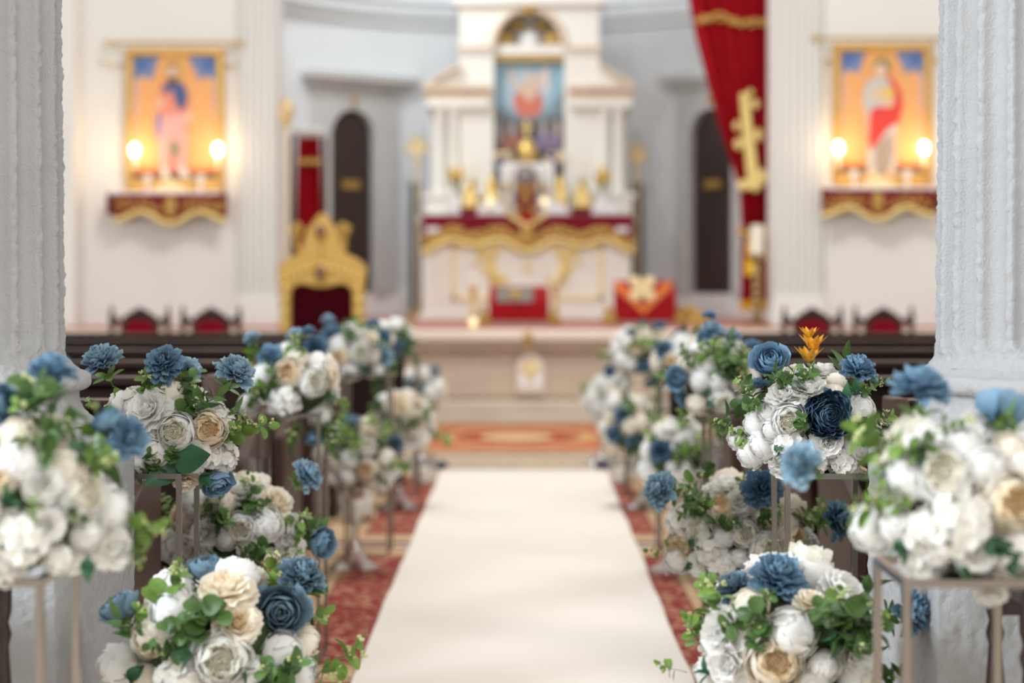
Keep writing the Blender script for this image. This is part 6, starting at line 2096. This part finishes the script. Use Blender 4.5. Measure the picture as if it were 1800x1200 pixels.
for a in (('e', 1320, 692, 62, 110, .4), ('l', 1305, 680, 44, 120), ('e', 1330, 710, 50, 200), ('s', 1370, 672, 56, 100), ('e', 1388, 668, 60, 60), ('e', 1412, 668, 56, 80), ('y', 1418, 655, 50, 60), ('o', 1432, 634, 112, 88, 0, 0.0), ('f', 1444, 668, 70, 75, 0, 0.0), ('f', 1458, 660, 64, 52, 0, 0.0),
          ('e', 1412, 745, 52, 100, .8, -.17), ('e', 1505, 748, 56, 140, .8), ('e', 1500, 765, 50, -60, .7), ('l', 1546, 738, 56, 50), ('d', 1508, 682, 60, 80), ('e', 1520, 685, 46, 20), ('y', 1536, 672, 50, 30), ('s', 1272, 752, 60, 90, .1), ('y', 1270, 745, 40, 140), ('d', 1365, 792, 56, -90),
          ('s', 1378, 800, 40, -80), ('l', 1300, 762, 44, 150), ('d', 1490, 690, 56, 100)):
    B.sprig(*a)
B.fill('bwrhc', 0.07, 40, 6)
# --- right, second low (R2 low)
B = Ball(1308, 938, 5.3, 118, 'low white flower ball with peach peonies behind the legs of the right stand', seed=14)
for a in (('L', 1162, 861, 72, (-0.8, -0.55, 0.3), -0.03), ('K', 1339, 860, 74, (0, -0.95, 0.3), -0.16), ('D', 1470, 912, 74, (0.75, -0.6, 0.2), -0.02), ('p', 1268, 894, 54, (-.1, -.8, .6)), ('r', 1278, 862, 68, UP), ('r', 1300, 885, 56), ('c', 1392, 890, 50, (.4, -.4, .8)),
          ('h', 1200, 916, 66), ('w', 1234, 930, 56), ('b', 1272, 944, 44), ('w', 1311, 937, 52, (-.1, -1, .1)), ('w', 1344, 960, 58, (.3, -1, 0)), ('p', 1200, 958, 58, (-.4, -.9, 0)), ('p', 1388, 946, 58), ('r', 1412, 958, 66, (.8, -.5, 0)), ('h', 1252, 965, 66), ('h', 1272, 992, 64), ('h', 1230, 992, 52),
          ('c', 1345, 905, 46), ('b', 1190, 985, 46, (-.7, -.5, -.3)), ('b', 1300, 985, 44), ('h', 1405, 990, 50), ('c', 1390, 918, 44)):
    B.flower(*a)
for a in (('l', 1204, 856, 56, 200), ('e', 1224, 868, 60, 150), ('e', 1236, 884, 60, 110), ('l', 1234, 895, 46, 80), ('e', 1210, 892, 50, 210), ('e', 1258, 916, 52, 20, .6), ('e', 1282, 918, 44, -10, .6), ('e', 1348, 914, 50, 30, .6), ('l', 1362, 900, 44, 80), ('l', 1412, 905, 56, 40), ('d', 1222, 953, 46, 60, .3),
          ('d', 1206, 992, 44, 200), ('y', 1160, 968, 50, 190), ('y', 1432, 890, 40, 50), ('l', 1318, 850, 50, 160), ('s', 1248, 1015, 40, 250), ('d', 1300, 1008, 50, 300), ('y', 1240, 1050, 90, 265, .2, -.1)):
    B.sprig(*a)
hold = MB()
for k in range(16):
    a = 2 * PI * k / 16
    hold.tube([(B.c.x + 0.03 * math.cos(a), B.c.y + 0.03 * math.sin(a), B.c.z - 0.135), (B.c.x + 0.085 * math.cos(a), B.c.y + 0.085 * math.sin(a), B.c.z - 0.085)], 0.0035, 5)
hold.lathe([(0.032, -0.14), (0.034, -0.13), (0.03, -0.125)], B.c, 18)
hold.build('ribbed_holder', 'pale_gold', B.t)
B.fill('bwrhcq', 0.08, 38, 6)
# --- right, third tall (R3)
B = Ball(1262, 668, 6.45, 74, 'white flower ball with blue blooms, third on the right', seed=15)
for a in (('L', 1250, 582, 46, (-.2, -.4, .9)), ('D', 1240, 592, 36, (-.6, -.4, .6)), ('L', 1287, 592, 36, (.2, .4, .9)), ('D', 1325, 613, 42, (.5, -.1, .9)), ('R', 1190, 664, 40, (-.3, -.9, .2), -.08), ('D', 1201, 698, 34, (-.6, -.6, -.3)), ('D', 1246, 556, 28, UP), ('b', 1232, 667, 42), ('b', 1263, 670, 38),
          ('p', 1299, 666, 44, (.1, -1, .1)), ('w', 1268, 702, 48), ('c', 1226, 710, 40), ('q', 1292, 632, 44, UP), ('b', 1222, 612, 30), ('c', 1212, 638, 34), ('b', 1318, 665, 40)):
    B.flower(*a)
for a in (('e', 1270, 645, 60, 90, .5), ('e', 1295, 648, 56, 60, .5), ('l', 1262, 620, 56, 90), ('l', 1240, 620, 44, 110), ('s', 1280, 610, 50, 80), ('d', 1302, 702, 40, 20), ('d', 1240, 690, 40, 200), ('e', 1210, 625, 44, 130), ('l', 1300, 625, 46, 50), ('e', 1280, 655, 56, 20, .5), ('d', 1250, 712, 40, 260), ('l', 1200, 728, 40, 280)):
    B.sprig(*a)
B.fill('bwrhc', 0.085, 34, 6)
# --- right, fourth tall (R4)
B = Ball(1196, 634, 8.9, 50, 'white flower ball peeping out behind the third right ball', near=False, seed=16)
for a in (('K', 1195, 590, 30, UP), ('b', 1215, 616, 28), ('b', 1196, 618, 28), ('p', 1182, 634, 30), ('r', 1178, 668, 40), ('D', 1166, 614, 34, (-.3, -.9, .2))):
    B.flower(*a)
B.fill('bwrhc', 0.09, 34, 12, kinds='ells')
# --- right, fifth tall (R5)
B = Ball(1118, 622, 11.12, 50, 'blue, peach and white flower ball, farthest tall one on the right', near=False, seed=17)
for a in (('D', 1110, 585, 24, UP), ('D', 1160, 574, 28, UP), ('p', 1116, 612, 30), ('p', 1136, 604, 28), ('c', 1130, 588, 34), ('b', 1100, 600, 28), ('b', 1093, 632, 30), ('D', 1072, 652, 26, (-.6, -.6, 0)), ('D', 1144, 668, 32), ('b', 1108, 640, 26), ('D', 1148, 640, 20), ('c', 1092, 657, 22), ('b', 1102, 674, 22)):
    B.flower(*a)
B.fill('bwrhcp', 0.085, 34, 14, kinds='ellsd', bl=0.1)
# --- right, third low (R3 low)
B = Ball(1196, 800, 8.3, 72, 'low white flower ball with blue dahlia in the trumpet vase, third on the right', near=False, seed=18)
for a in (('K', 1161, 792, 42, (-.2, -1, .2), -.12), ('r', 1175, 762, 48, UP), ('b', 1138, 828, 42), ('p', 1236, 768, 40), ('r', 1205, 780, 50), ('h', 1195, 835, 60), ('c', 1150, 840, 32), ('r', 1220, 765, 44)):
    B.flower(*a)
for a in (('l', 1200, 795, 56, 10), ('l', 1222, 785, 50, 60), ('d', 1194, 822, 36, 270), ('e', 1232, 800, 46, 30), ('l', 1206, 745, 44, 90), ('d', 1245, 840, 40, 0)):
    B.sprig(*a)
B.fill('bwrhc', 0.085, 40, 10)
# --- right, fourth low
B = Ball(1112, 752, 10.5, 56, 'low blue and white flower ball, fourth on the right', near=False, seed=19)
for a in (('D', 1096, 730, 36, (-.3, -.9, .3), -.1), ('D', 1114, 776, 30), ('c', 1130, 742, 34), ('c', 1150, 720, 30), ('b', 1078, 705, 30)):
    B.flower(*a)
for a in (('d', 1165, 718, 34, 90), ('l', 1120, 790, 40, 270), ('l', 1140, 775, 36, 40)):
    B.sprig(*a)
B.fill('bwrhcq', 0.09, 36, 12, bl=0.1)
# --- right, fifth low
B = Ball(1070, 702, 12.9, 42, 'low bright white flower ball, farthest on the right', near=False, seed=20)
for a in (('r', 1058, 690, 52), ('b', 1052, 712, 42), ('c', 1082, 694, 30), ('D', 1092, 672, 24)):
    B.flower(*a)
B.fill('brbh', 0.11, 30, 4)
